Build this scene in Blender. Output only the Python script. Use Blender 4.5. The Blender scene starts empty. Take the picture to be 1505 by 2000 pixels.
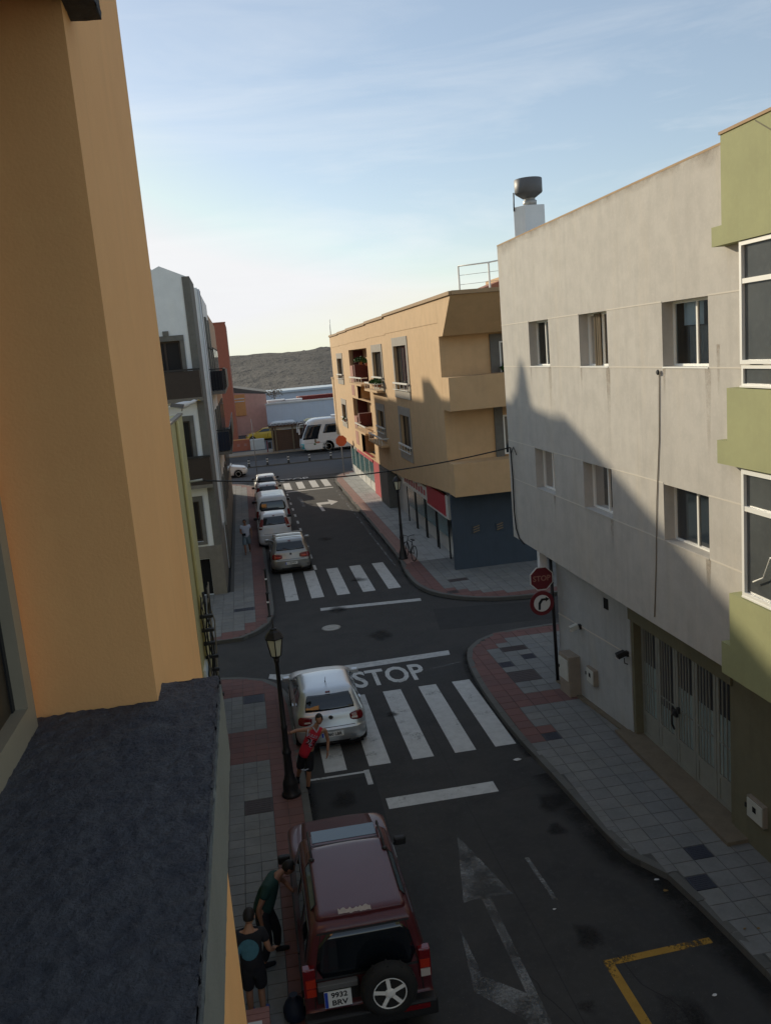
import bpy, bmesh, math, random
from mathutils import Vector, Matrix
random.seed(7)
R = math.radians
sc = bpy.context.scene
col = sc.collection

# ------------------------------------------------------------------ camera, sky, sun, exposure
cam_d = bpy.data.cameras.new('camera'); cam = bpy.data.objects.new('camera', cam_d); col.objects.link(cam)
sc.camera = cam
FP = 1700.0
def _cam():
    v1 = Vector((465-752, 712-1000, FP)); r = .085
    vy = FP*FP/(-(v1.x*r+v1.y)); vz = Vector((r*vy, vy, FP))
    dy = v1.normalized(); dn = vz.normalized(); dx = dn.cross(dy)
    if dx.x < 0: dx = -dx
    return Matrix((dx, dy, -dn))
MC = _cam()
rot = Matrix((MC.col[0], -MC.col[1], -MC.col[2])).transposed()
cam.matrix_world = Matrix.Translation((0, 0, 9.2)) @ rot.to_4x4()
cam_d.sensor_fit = 'VERTICAL'; cam_d.sensor_height = 24; cam_d.lens = 24*FP/2000
cam_d.clip_start = .05; cam_d.clip_end = 6000

SUN_TO = Vector((-1, 1.57, .587)).normalized()
SUN_EL = math.asin(SUN_TO.z); SUN_AZ = math.atan2(SUN_TO.x, SUN_TO.y)
world = bpy.data.worlds.new('World'); sc.world = world; world.use_nodes = True
nt = world.node_tree; nt.nodes.clear()
wo = nt.nodes.new('ShaderNodeOutputWorld'); bg = nt.nodes.new('ShaderNodeBackground')
sky = nt.nodes.new('ShaderNodeTexSky'); sky.sky_type = 'NISHITA'; sky.sun_disc = False
sky.sun_elevation = SUN_EL; sky.sun_rotation = SUN_AZ
sky.air_density = 1.0; sky.dust_density = .5; sky.ozone_density = 1.3; sky.altitude = 20
geo = nt.nodes.new('ShaderNodeTexCoord')
mp = nt.nodes.new('ShaderNodeMapping'); mp.inputs['Scale'].default_value = (1.3, 1.3, 9); mp.inputs['Rotation'].default_value = (R(4), R(-6), R(20))
nz = nt.nodes.new('ShaderNodeTexNoise'); nz.inputs['Scale'].default_value = 2.1; nz.inputs['Detail'].default_value = 8; nz.inputs['Roughness'].default_value = .62; nz.inputs['Distortion'].default_value = .5
rp = nt.nodes.new('ShaderNodeValToRGB'); rp.color_ramp.elements[0].position = .42; rp.color_ramp.elements[0].color = (0,0,0,1); rp.color_ramp.elements[1].position = .72; rp.color_ramp.elements[1].color = (.5,.5,.5,1)
sx = nt.nodes.new('ShaderNodeSeparateXYZ')
rp2 = nt.nodes.new('ShaderNodeValToRGB'); e = rp2.color_ramp.elements; e[0].position = 0; e[0].color = (.6,)*3+(1,); e[1].position = .40; e[1].color = (.22,)*3+(1,)
e2 = rp2.color_ramp.elements.new(.09); e2.color = (1,)*3+(1,)
mu = nt.nodes.new('ShaderNodeMath'); mu.operation = 'MULTIPLY'
mx = nt.nodes.new('ShaderNodeMixRGB'); mx.inputs['Color2'].default_value = (8.0, 8.1, 7.9, 1)
L = nt.links.new
L(geo.outputs['Generated'], mp.inputs['Vector']); L(mp.outputs[0], nz.inputs['Vector']); L(nz.outputs['Fac'], rp.inputs[0])
L(geo.outputs['Generated'], sx.inputs[0]); L(sx.outputs['Z'], rp2.inputs[0])
L(rp.outputs[0], mu.inputs[0]); L(rp2.outputs[0], mu.inputs[1]); L(mu.outputs[0], mx.inputs['Fac'])
lim = nt.nodes.new('ShaderNodeMixRGB'); lim.blend_type = 'DARKEN'; lim.inputs['Fac'].default_value = 1; lim.inputs['Color2'].default_value = (7.3, 7.25, 7.15, 1)
L(sky.outputs[0], lim.inputs['Color1']); L(lim.outputs[0], mx.inputs['Color1'])
# a thin milky veil over the blue
veil = nt.nodes.new('ShaderNodeMixRGB'); veil.inputs['Fac'].default_value = .30; veil.inputs['Color2'].default_value = (4.0, 4.5, 4.9, 1)
tint = nt.nodes.new('ShaderNodeMixRGB'); tint.blend_type = 'MULTIPLY'; tint.inputs['Fac'].default_value = 1; tint.inputs['Color2'].default_value = (1.0, .985, 1.0, 1)
L(mx.outputs[0], tint.inputs['Color1']); L(tint.outputs[0], veil.inputs['Color1']); L(veil.outputs[0], bg.inputs['Color']); L(bg.outputs[0], wo.inputs[0])
bg.inputs['Strength'].default_value = .092

sun_d = bpy.data.lights.new('sun', 'SUN'); sun_d.energy = 2.7; sun_d.angle = R(.9); sun_d.color = (1, .87, .66)
sun = bpy.data.objects.new('sun', sun_d); col.objects.link(sun)
sun.rotation_euler = SUN_TO.to_track_quat('Z', 'Y').to_euler()
vs = sc.view_settings; vs.view_transform = 'Standard'; vs.look = 'None'; vs.gamma = 1; vs.use_curve_mapping = False; vs.exposure = .62
sc.render.engine = 'CYCLES'
sc.cycles.max_bounces = 8; sc.cycles.diffuse_bounces = 5; sc.cycles.glossy_bounces = 3; sc.cycles.transmission_bounces = 4; sc.cycles.transparent_max_bounces = 8
sc.cycles.use_denoising = True

# ------------------------------------------------------------------ materials
MATS = {}
def mat(name, c, rough=.85, metal=0, noise=None, bump=None, spec=.4, coat=0, c2=None, streak=0, speck=None, emit=0, alpha=None):
    m = bpy.data.materials.new(name); m.use_nodes = True; n = m.node_tree; b = n.nodes['Principled BSDF']; l = n.links.new
    b.inputs['Base Color'].default_value = (*c, 1); b.inputs['Roughness'].default_value = rough; b.inputs['Metallic'].default_value = metal
    b.inputs['Specular IOR Level'].default_value = spec; b.inputs['Coat Weight'].default_value = coat; b.inputs['Coat Roughness'].default_value = .06
    if emit: b.inputs['Emission Color'].default_value = (*c, 1); b.inputs['Emission Strength'].default_value = emit
    tc = n.nodes.new('ShaderNodeNewGeometry'); src = None
    def mixin(fac, colr, mode='MIX'):
        nonlocal src
        k = n.nodes.new('ShaderNodeMixRGB'); k.blend_type = mode
        if src is None: k.inputs['Color1'].default_value = (*c, 1)
        else: l(src, k.inputs['Color1'])
        k.inputs['Color2'].default_value = (*colr, 1); l(fac, k.inputs['Fac']); src = k.outputs[0]
    def nse(scale, lo, hi, a=1, vec=None, detail=5, rough=.6):
        t = n.nodes.new('ShaderNodeTexNoise'); t.inputs['Scale'].default_value = scale; t.inputs['Detail'].default_value = detail; t.inputs['Roughness'].default_value = rough
        l(vec if vec else tc.outputs['Position'], t.inputs['Vector'])
        r = n.nodes.new('ShaderNodeMapRange'); r.inputs['From Min'].default_value = lo; r.inputs['From Max'].default_value = hi; r.inputs['To Max'].default_value = a
        l(t.outputs['Fac'], r.inputs['Value']); return r.outputs[0]
    d2 = c2 if c2 else tuple(x*.62 for x in c)
    if noise:
        mixin(nse(noise[0], .38, .68, noise[1]), d2)
        mixin(nse(noise[0]*.17, .35, .7, noise[1]*.8), tuple(x*.72 for x in c))
        mixin(nse(noise[0]*7, .5, .75, noise[1]*.6), tuple(min(1, x*1.25) for x in c))
    if streak:
        mpp = n.nodes.new('ShaderNodeMapping'); mpp.inputs['Scale'].default_value = (1, 1, .09); l(tc.outputs['Position'], mpp.inputs['Vector'])
        mixin(nse(5, .5, .78, streak, mpp.outputs[0], 4), tuple(x*.6 for x in c))
        mixin(nse(2.3, .52, .8, streak*.8, mpp.outputs[0], 4), (c[0]*1.12, c[1]*1.0, c[2]*.78))
    if speck:
        mixin(nse(speck[0], speck[1], speck[1]+.04, 1, None, 2), speck[2])
    if src: l(src, b.inputs['Base Color'])
    if bump:
        t = n.nodes.new('ShaderNodeTexNoise'); t.inputs['Scale'].default_value = bump[0]; t.inputs['Detail'].default_value = 6; t.inputs['Roughness'].default_value = .65
        l(tc.outputs['Position'], t.inputs['Vector'])
        bp = n.nodes.new('ShaderNodeBump'); bp.inputs['Strength'].default_value = bump[1]; bp.inputs['Distance'].default_value = bump[2] if len(bump) > 2 else .02
        l(t.outputs['Fac'], bp.inputs['Height']); l(bp.outputs[0], b.inputs['Normal'])
    if alpha is not None:
        b.inputs['Alpha'].default_value = alpha
    MATS[name] = m; return m
M = MATS
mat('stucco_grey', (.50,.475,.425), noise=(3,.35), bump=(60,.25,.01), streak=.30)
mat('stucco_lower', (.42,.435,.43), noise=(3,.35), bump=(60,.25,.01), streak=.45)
mat('joint_pale', (.58,.54,.46))
mat('base_dirt', (.20,.165,.115), noise=(4,.6), bump=(30,.4,.01))
mat('green_paint', (.34,.35,.175), noise=(2,.25), bump=(70,.25,.01), streak=.12)
mat('olive_paint', (.175,.165,.105), noise=(3,.4), bump=(60,.25,.01), streak=.35)
mat('orange_stucco', (.61,.415,.225), noise=(2,.25), bump=(50,.25,.01), streak=.18)
mat('orange_cap', (.40,.27,.15), noise=(3,.3))
mat('dark_red_paint', (.13,.035,.03), noise=(3,.3))
mat('pink_and_lit_red', (.42,.2,.15), noise=(3,.3))  # on the loggia piers: the dark red as it looks in sun
mat('blue_grey_paint', (.05,.07,.095), noise=(2,.3), bump=(60,.2,.01), streak=.3)
mat('near_orange', (.95,.50,.195), noise=(2.2,.22), bump=(95,.35,.005), streak=.16, c2=(.76,.37,.14))
mat('near_stone', (.145,.147,.16), noise=(11,.75), bump=(85,1,.03), c2=(.07,.075,.10), speck=(130,.74,(.34,.34,.36)))
mat('near_grey', (.21,.21,.18), noise=(9,.3), bump=(120,.5,.006))
mat('frame_alu', (.36,.31,.22), rough=.45, noise=(6,.2))
mat('near_glass', (.05,.036,.022), rough=.3, noise=(3,.5), spec=.3)
mat('white_paint', (.72,.73,.72), rough=.5, noise=(4,.12))
mat('white_frame', (.80,.80,.74), rough=.4)
mat('white_wall', (.80,.83,.82), noise=(2,.2), bump=(60,.2,.01), streak=.15)
mat('yellow_wall', (.60,.53,.25), noise=(2,.25), bump=(60,.2,.01), streak=.3)
mat('stone_trim', (.17,.165,.145), noise=(5,.5), bump=(25,.4,.02))
mat('stone_base', (.22,.20,.165), noise=(4,.5), bump=(25,.4,.02), streak=.3)
mat('tan_wall', (.44,.31,.21), noise=(3,.3), streak=.2)
mat('dark_iron', (.022,.022,.022), rough=.5)
mat('dark_wood', (.045,.032,.024), rough=.6, noise=(6,.5))
mat('black_void', (.006,.006,.007), rough=.9)
mat('red_wall', (.42,.14,.085), noise=(3,.3), streak=.2)
mat('pink_wall', (.72,.43,.35), noise=(2,.3), streak=.2)  # albedo raised to carry the haze in front of the warehouse
mat('orange_wall', (.75,.38,.15), noise=(3,.2))  # lightened as well, distance haze mixed into the orange
mat('blue_white_wall', (.62,.68,.75), noise=(1,.15), streak=.2)  # haze over the far walls is part of this pale colour
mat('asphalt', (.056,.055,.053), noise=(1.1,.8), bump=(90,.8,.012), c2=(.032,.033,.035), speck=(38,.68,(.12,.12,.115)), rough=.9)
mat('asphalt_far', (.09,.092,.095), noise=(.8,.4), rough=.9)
mat('asphalt_patch', (.036,.037,.038), noise=(3,.5), bump=(90,.5,.01), rough=.9)
mat('sand_ground', (.33,.27,.2), noise=(.6,.5))
hm = mat('hill_earth', (.060,.054,.046), noise=(.05,1), c2=(.010,.012,.013), rough=1, bump=(.06,1,9))
hn = hm.node_tree; hmp = hn.nodes.new('ShaderNodeMapping'); hmp.inputs['Scale'].default_value = (1, .22, 1)
hg = [x for x in hn.nodes if x.type == 'NEW_GEOMETRY'][0]; hn.links.new(hg.outputs['Position'], hmp.inputs['Vector'])
for x in hn.nodes:
    if x.type == 'TEX_NOISE': hn.links.new(hmp.outputs[0], x.inputs['Vector'])
mat('road_paint', (.52,.53,.52), noise=(7,.55), c2=(.20,.21,.21), bump=(90,.3,.01))
mat('road_paint_clean', (.6,.6,.58), noise=(7,.3), c2=(.35,.35,.35))
def worn(name, c, lo, hi, fade=False):
    m = mat(name, c, noise=(5,.5)); n = m.node_tree; b = n.nodes['Principled BSDF']
    g = n.nodes.new('ShaderNodeNewGeometry'); t = n.nodes.new('ShaderNodeTexNoise'); t.inputs['Scale'].default_value = 16; t.inputs['Detail'].default_value = 9; t.inputs['Roughness'].default_value = .8
    t2 = n.nodes.new('ShaderNodeTexNoise'); t2.inputs['Scale'].default_value = 1.7; t2.inputs['Detail'].default_value = 3
    ad = n.nodes.new('ShaderNodeMath'); ad.operation = 'ADD'
    r = n.nodes.new('ShaderNodeMapRange'); r.inputs['From Min'].default_value = lo; r.inputs['From Max'].default_value = hi
    n.links.new(g.outputs['Position'], t.inputs['Vector']); n.links.new(g.outputs['Position'], t2.inputs['Vector'])
    n.links.new(t.outputs['Fac'], ad.inputs[0]); n.links.new(t2.outputs['Fac'], ad.inputs[1]); n.links.new(ad.outputs[0], r.inputs['Value']); 
    if fade:
        at = n.nodes.new('ShaderNodeAttribute'); at.attribute_name = 'wear'; mm = n.nodes.new('ShaderNodeMath'); mm.operation = 'MULTIPLY'
        n.links.new(r.outputs[0], mm.inputs[0]); n.links.new(at.outputs['Fac'], mm.inputs[1]); n.links.new(mm.outputs[0], b.inputs['Alpha'])
    else: n.links.new(r.outputs[0], b.inputs['Alpha'])
worn('worn_white', (.30,.31,.31), .84, 1.30)
worn('gutter_dirt', (.015,.014,.012), .70, 1.15, True)
worn('oil_stain', (.016,.015,.014), .70, 1.15, True)
worn('drip_stain', (.28,.215,.14), .75, 1.7, True)
worn('grime', (.09,.085,.07), .85, 1.7)
worn('worn_zebra', (.56,.57,.555), .60, .90)
worn('worn_yellow', (.42,.24,.04), .78, .98)
mat('tile_grey', (.215,.218,.21), noise=(2,.6), bump=(50,.3,.004))
mat('tile_grey_b', (.20,.205,.20), noise=(2,.6), bump=(50,.3,.004))
mat('tile_grey_c', (.225,.228,.215), noise=(2,.6), bump=(50,.3,.004))
mat('tile_red', (.185,.095,.085), noise=(3,.35), bump=(50,.3,.004))
mat('tile_red_b', (.165,.09,.083), noise=(3,.35), bump=(50,.3,.004))
mat('tile_pink', (.34,.21,.18), noise=(3,.4))
mat('tile_pale_b', (.38,.385,.37), noise=(2,.5))
mat('tile_pale', (.42,.425,.41), noise=(3,.3), bump=(50,.3,.004))
mat('joint_concrete', (.085,.085,.08), noise=(4,.3))
mat('kerb_concrete', (.13,.13,.12), noise=(3,.5), bump=(40,.4,.01))
mat('iron_cover', (.075,.06,.06), rough=.7, noise=(8,.5), bump=(60,.6,.01))
mat('iron_cover_blue', (.05,.055,.075), rough=.6, noise=(8,.5), bump=(60,.6,.01))
mat('manhole_metal', (.30,.29,.26), rough=.5, noise=(20,.6))
mat('lamp_black', (.016,.015,.017), rough=.45, noise=(6,.3))
mat('lamp_glass', (.55,.55,.42), rough=.5)
mat('sign_red', (.16,.018,.025), rough=.5, noise=(6,.2))
mat('sign_orange', (.62,.13,.05), rough=.5)  # brighter and more orange than the near sign
mat('sign_white', (.7,.7,.66), rough=.5)
mat('sign_black', (.012,.012,.014), rough=.5)
mat('pole_grey', (.22,.22,.22), rough=.5)
mat('gate_paint', (.27,.28,.245), rough=.6, noise=(4,.35))
mat('gate_glass', (.36,.46,.45), rough=.5, noise=(1.2,.45), c2=(.16,.21,.22))
mat('gate_dark', (.025,.028,.032), rough=.3)
mat('cabinet', (.30,.255,.20), noise=(6,.4))
mat('cabinet_white', (.55,.56,.5), noise=(5,.25), rough=.5)
mat('glass_dark', (.02,.028,.036), rough=.06, spec=.8)
mat('glass_dull', (.015,.015,.016), rough=.5, spec=.2)
mat('bay_glass', (.10,.108,.105), rough=.12, spec=.7, noise=(1.3,.6), c2=(.05,.055,.06))
mat('stone_light', (.36,.33,.28), noise=(5,.4), bump=(25,.3,.02))
mat('shop_glass', (.08,.17,.17), rough=.15, noise=(1.5,.5), c2=(.04,.09,.1))
mat('pale_blue_and_sky_sheen', (.62,.70,.74), noise=(4,.3))  # grey building: pale enough to pass for sky mirrored in the panes
mat('curtain_brown', (.21,.165,.105), noise=(9,.4))
mat('curtain_red', (.45,.10,.07), noise=(9,.3))
mat('curtain_grey', (.25,.24,.22), noise=(9,.3))
mat('shop_red', (.42,.03,.045), rough=.5, noise=(3,.15))
mat('marble_white', (.62,.62,.58), noise=(3,.2), rough=.4)
mat('metal_grey', (.13,.13,.13), rough=.5, noise=(4,.3))
mat('metal_light', (.42,.41,.38), rough=.4, metal=.3, noise=(5,.2))
mat('leaf', (.045,.12,.025), rough=.6, noise=(30,.5))
mat('terracotta', (.36,.15,.09))
mat('cable', (.012,.012,.012), rough=.5)
mat('cable_pale', (.23,.20,.15), rough=.7)
mat('paint_silver', (.56,.585,.60), rough=.34, metal=.75, coat=.4)
mat('paint_golf', (.31,.305,.285), rough=.32, metal=.75, coat=.4)
mat('paint_white', (.66,.68,.68), rough=.35, coat=.5, noise=(2,.08))
mat('paint_burgundy', (.085,.016,.02), rough=.34, coat=.35, noise=(3,.25))
mat('paint_burgundy_dull', (.075,.022,.022), rough=.6, noise=(3,.4))  # duller burgundy that holds back the sky reflection on the bonnet
mat('paint_yellow', (.55,.36,.04), rough=.35, coat=.3)
mat('paint_cream', (.68,.62,.33), rough=.4)
mat('paint_teal', (.02,.28,.30), rough=.35, coat=.3)
mat('car_glass', (.006,.009,.013), rough=.03, spec=.9)
mat('alpine_glass', (.05,.085,.10), rough=.05, spec=1)
mat('tail_red', (.15,.006,.010), rough=.12, coat=.6)
mat('tail_bright', (.42,.03,.012), rough=.15, coat=.6)
mat('lens_clear', (.5,.45,.4), rough=.15, coat=.5)
mat('trim_black', (.014,.014,.015), rough=.55)
mat('rubber', (.016,.016,.016), rough=.8, noise=(20,.3))
mat('alloy', (.80,.80,.77), rough=.3, metal=.0)  # bright non-metal colour carries the sky reflection of the wheels
mat('plate_white', (.75,.75,.72), rough=.4)
mat('plate_blue', (.02,.06,.4), rough=.4)
mat('chrome', (.7,.7,.7), rough=.12, metal=1)
mat('seam', (.02,.02,.02), rough=.7)
mat('primer_worn', (.42,.36,.32), rough=.7, noise=(20,.5))
mat('skin', (.34,.175,.105), rough=.55, noise=(12,.15))
mat('skin_dark', (.26,.13,.08), rough=.55, noise=(12,.15))
mat('hair', (.012,.009,.008), rough=.6)
mat('jersey_red', (.50,.018,.04), rough=.7, noise=(14,.2), bump=(25,.5,.02))
mat('cloth_black', (.012,.012,.016), rough=.85, noise=(14,.3), bump=(25,.5,.02))
mat('cloth_green', (.012,.045,.038), rough=.85, noise=(14,.3), bump=(25,.5,.02))
mat('cloth_white', (.52,.56,.66), rough=.8, noise=(14,.15), bump=(25,.5,.02))
mat('cloth_blue', (.17,.23,.27), rough=.8, noise=(14,.2), bump=(25,.5,.02))
mat('print_blue', (.06,.17,.22), rough=.8, noise=(18,.5))
mat('shoe_blue', (.06,.10,.28), rough=.7)
mat('shoe_white', (.5,.5,.5), rough=.7)
mat('crate_pink', (.34,.17,.15), rough=.8, noise=(8,.4))
mat('bag_blue', (.010,.018,.04), rough=.6, noise=(8,.4))
mat('litter', (.65,.65,.65), rough=.8)
mat('leaf_dry', (.25,.15,.04), rough=.8)
mat('container_red', (.20,.035,.03), noise=(2,.3))
mat('kiosk_wood', (.12,.07,.045), rough=.7, noise=(4,.4), streak=.3)
mat('bollard_black', (.02,.02,.02), rough=.5)

def glass_mat():
    m = bpy.data.materials.new('window_glass'); m.use_nodes = True; n = m.node_tree; n.nodes.clear()
    o = n.nodes.new('ShaderNodeOutputMaterial'); tr = n.nodes.new('ShaderNodeBsdfTransparent'); tr.inputs[0].default_value = (.8,.85,.87,1)
    gl = n.nodes.new('ShaderNodeBsdfGlossy'); gl.inputs['Roughness'].default_value = .03
    fr = n.nodes.new('ShaderNodeFresnel'); fr.inputs[0].default_value = 1.6; mi = n.nodes.new('ShaderNodeMixShader')
    n.links.new(fr.outputs[0], mi.inputs[0]); n.links.new(tr.outputs[0], mi.inputs[1]); n.links.new(gl.outputs[0], mi.inputs[2]); n.links.new(mi.outputs[0], o.inputs[0])
    MATS['window_glass'] = m
glass_mat()

# ------------------------------------------------------------------ object helpers
def tag(o, label=None, cat=None, group=None, kind=None):
    if label: o['label'] = label
    if cat: o['category'] = cat
    if group: o['group'] = group
    if kind: o['kind'] = kind
    return o
def thing(name, label, cat, loc=(0,0,0), rz=0, group=None):
    o = bpy.data.objects.new(name, None); col.objects.link(o); o.location = loc; o.rotation_euler = (0,0,rz); o.empty_display_size = .2
    return tag(o, label, cat, group)
def wloc(o):
    v = Vector((0,0,0))
    while o is not None: v += Vector(o.location); o = o.parent
    return v
class MB:
    def __init__(s): s.v = []; s.f = []; s.m = []; s.sm = []
    def add(s, vs, fs, m=0, smooth=False):
        b = len(s.v); s.v += [Vector(v) for v in vs]
        for f in fs: s.f.append([b+i for i in f]); s.m.append(m); s.sm.append(smooth)
        return s
    def quad(s, a, b, c, d, m=0): return s.add([a,b,c,d], [(0,1,2,3)], m)
    def box(s, x0, x1, y0, y1, z0, z1, m=0):
        return s.add([(x0,y0,z0),(x1,y0,z0),(x1,y1,z0),(x0,y1,z0),(x0,y0,z1),(x1,y0,z1),(x1,y1,z1),(x0,y1,z1)],
            [(0,3,2,1),(4,5,6,7),(0,1,5,4),(1,2,6,5),(2,3,7,6),(3,0,4,7)], m)
    def obox(s, c, u, v, w, m=0):
        c = Vector(c); u = Vector(u); v = Vector(v); w = Vector(w)
        P = [c+a*u+b*v+d*w for d in (-1,1) for a,b in ((-1,-1),(1,-1),(1,1),(-1,1))]
        return s.add(P, [(0,3,2,1),(4,5,6,7),(0,1,5,4),(1,2,6,5),(2,3,7,6),(3,0,4,7)], m)
    def prism(s, poly, z0, z1, m=0, mtop=None):
        n = len(poly); vs = [(p[0],p[1],z0) for p in poly]+[(p[0],p[1],z1) for p in poly]
        s.add(vs, [(i,(i+1)%n,n+(i+1)%n,n+i) for i in range(n)]+[tuple(range(n-1,-1,-1))], m)
        return s.add(vs[n:], [tuple(range(n))], m if mtop is None else mtop)
    def prism_axis(s, poly, O, U, V, N, m=0):   # polygon (u,v) on plane O,U,V extruded by vector N
        O = Vector(O); U = Vector(U); V = Vector(V); N = Vector(N); n = len(poly)
        vs = [O+U*p[0]+V*p[1] for p in poly]; vs += [v+N for v in vs]
        return s.add(vs, [(i,(i+1)%n,n+(i+1)%n,n+i) for i in range(n)]+[tuple(range(n-1,-1,-1)), tuple(range(n,2*n))], m)
    def tube(s, path, r, seg=8, m=0, cap=True):
        path = [Vector(p) for p in path]; n = len(path); rs = r if isinstance(r, (list,tuple)) else [r]*n
        vs = []; prev = None
        for i, p in enumerate(path):
            d = (path[min(i+1,n-1)]-path[max(i-1,0)]).normalized()
            a = Vector((0,0,1)) if abs(d.z) < .9 else Vector((1,0,0))
            u = d.cross(a).normalized() if prev is None else (prev-d*prev.dot(d)).normalized()
            prev = u; w = d.cross(u)
            vs += [p+(u*math.cos(2*math.pi*k/seg)+w*math.sin(2*math.pi*k/seg))*rs[i] for k in range(seg)]
        fs = [(i*seg+k, i*seg+(k+1)%seg, (i+1)*seg+(k+1)%seg, (i+1)*seg+k) for i in range(n-1) for k in range(seg)]
        s.add(vs, fs, m, True)
        if cap: s.add(vs[:seg], [tuple(range(seg))], m); s.add(vs[-seg:], [tuple(range(seg))], m)
        return s
    def lathe(s, prof, c=(0,0,0), seg=16, m=0, axis='z', smooth=True):
        c = Vector(c); vs = []
        for r, h in prof:
            for k in range(seg):
                a = 2*math.pi*(k+.5)/seg; x, y = r*math.cos(a), r*math.sin(a)
                vs.append(c+(Vector((x,y,h)) if axis == 'z' else Vector((h,x,y)) if axis == 'x' else Vector((x,h,y))))
        n = len(prof)
        s.add(vs, [(i*seg+k, i*seg+(k+1)%seg, (i+1)*seg+(k+1)%seg, (i+1)*seg+k) for i in range(n-1) for k in range(seg)], m, smooth)
        s.add(vs[:seg], [tuple(range(seg))], m); s.add(vs[-seg:], [tuple(range(seg))], m)
        return s
    def build(s, name, mats, parent=None, label=None, cat=None, group=None, kind=None, bevel=0, loc=None):
        me = bpy.data.meshes.new(name); off = wloc(parent) if parent is not None else (Vector(loc) if loc else Vector((0,0,0)))
        me.from_pydata([v-off for v in s.v], [], s.f)
        for m in ([mats] if isinstance(mats, str) else mats): me.materials.append(MATS[m])
        me.polygons.foreach_set('material_index', s.m); me.polygons.foreach_set('use_smooth', s.sm)
        bm = bmesh.new(); bm.from_mesh(me); bmesh.ops.remove_doubles(bm, verts=bm.verts, dist=1e-5); bmesh.ops.recalc_face_normals(bm, faces=bm.faces); bm.to_mesh(me); bm.free()
        o = bpy.data.objects.new(name, me); col.objects.link(o)
        if parent is not None: o.parent = parent
        elif loc: o.location = loc
        if bevel:
            b = o.modifiers.new('bevel', 'BEVEL'); b.width = bevel; b.segments = 2; b.limit_method = 'ANGLE'; b.angle_limit = R(40)
        return tag(o, label, cat, group, kind)
def copy_tree(o, parent=None):
    c = o.copy(); col.objects.link(c); c.parent = parent
    for ch in [x for x in col.objects if x.parent == o]: copy_tree(ch, c)
    return c
def text_mesh(s, size, ext=.004, shear=0, bold=0):
    cu = bpy.data.curves.new('text', 'FONT'); cu.body = s; cu.size = size; cu.extrude = ext; cu.align_x = 'CENTER'; cu.align_y = 'CENTER'; cu.offset = bold; cu.resolution_u = 3
    o = bpy.data.objects.new('text', cu); col.objects.link(o)
    dg = bpy.context.evaluated_depsgraph_get(); dg.update(); me = bpy.data.meshes.new_from_object(o.evaluated_get(dg))
    bpy.data.objects.remove(o); bpy.data.curves.remove(cu); return me
def text(name, s, size, c, U, V, m, parent=None, ext=.004, sx=1, sy=1, bold=0):
    me = text_mesh(s, size, ext, bold=bold); U = Vector(U).normalized(); V = Vector(V).normalized(); N = U.cross(V); off = wloc(parent)
    for v in me.vertices: v.co = Vector(c)+U*v.co.x*sx+V*v.co.y*sy+N*v.co.z-off
    me.materials.clear(); me.materials.append(MATS[m]); o = bpy.data.objects.new(name, me); col.objects.link(o)
    if parent is not None: o.parent = parent
    return o
def wall_holes(mb, O, U, V, N, w, h, holes, depth, m=0, mr=0):
    """w x h wall on plane O,U,V (outward normal N) with rectangular holes (u0,v0,u1,v1) and reveals going in by depth"""
    O = Vector(O); U = Vector(U); V = Vector(V); N = Vector(N)
    us = sorted({0, w, *[x for q in holes for x in (q[0], q[2])]}); vs = sorted({0, h, *[x for q in holes for x in (q[1], q[3])]})
    P = lambda u, v, d=0: O+U*u+V*v-N*d
    for i in range(len(us)-1):
        for j in range(len(vs)-1):
            uc = (us[i]+us[i+1])/2; vc = (vs[j]+vs[j+1])/2
            if any(q[0] < uc < q[2] and q[1] < vc < q[3] for q in holes): continue
            mb.quad(P(us[i],vs[j]), P(us[i+1],vs[j]), P(us[i+1],vs[j+1]), P(us[i],vs[j+1]), m)
    for q in holes:
        a, b, c, d = q
        for (u0,v0,u1,v1) in ((a,b,c,b),(c,b,c,d),(c,d,a,d),(a,d,a,b)):
            mb.quad(P(u0,v0), P(u1,v1), P(u1,v1,depth), P(u0,v0,depth), mr)
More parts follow.
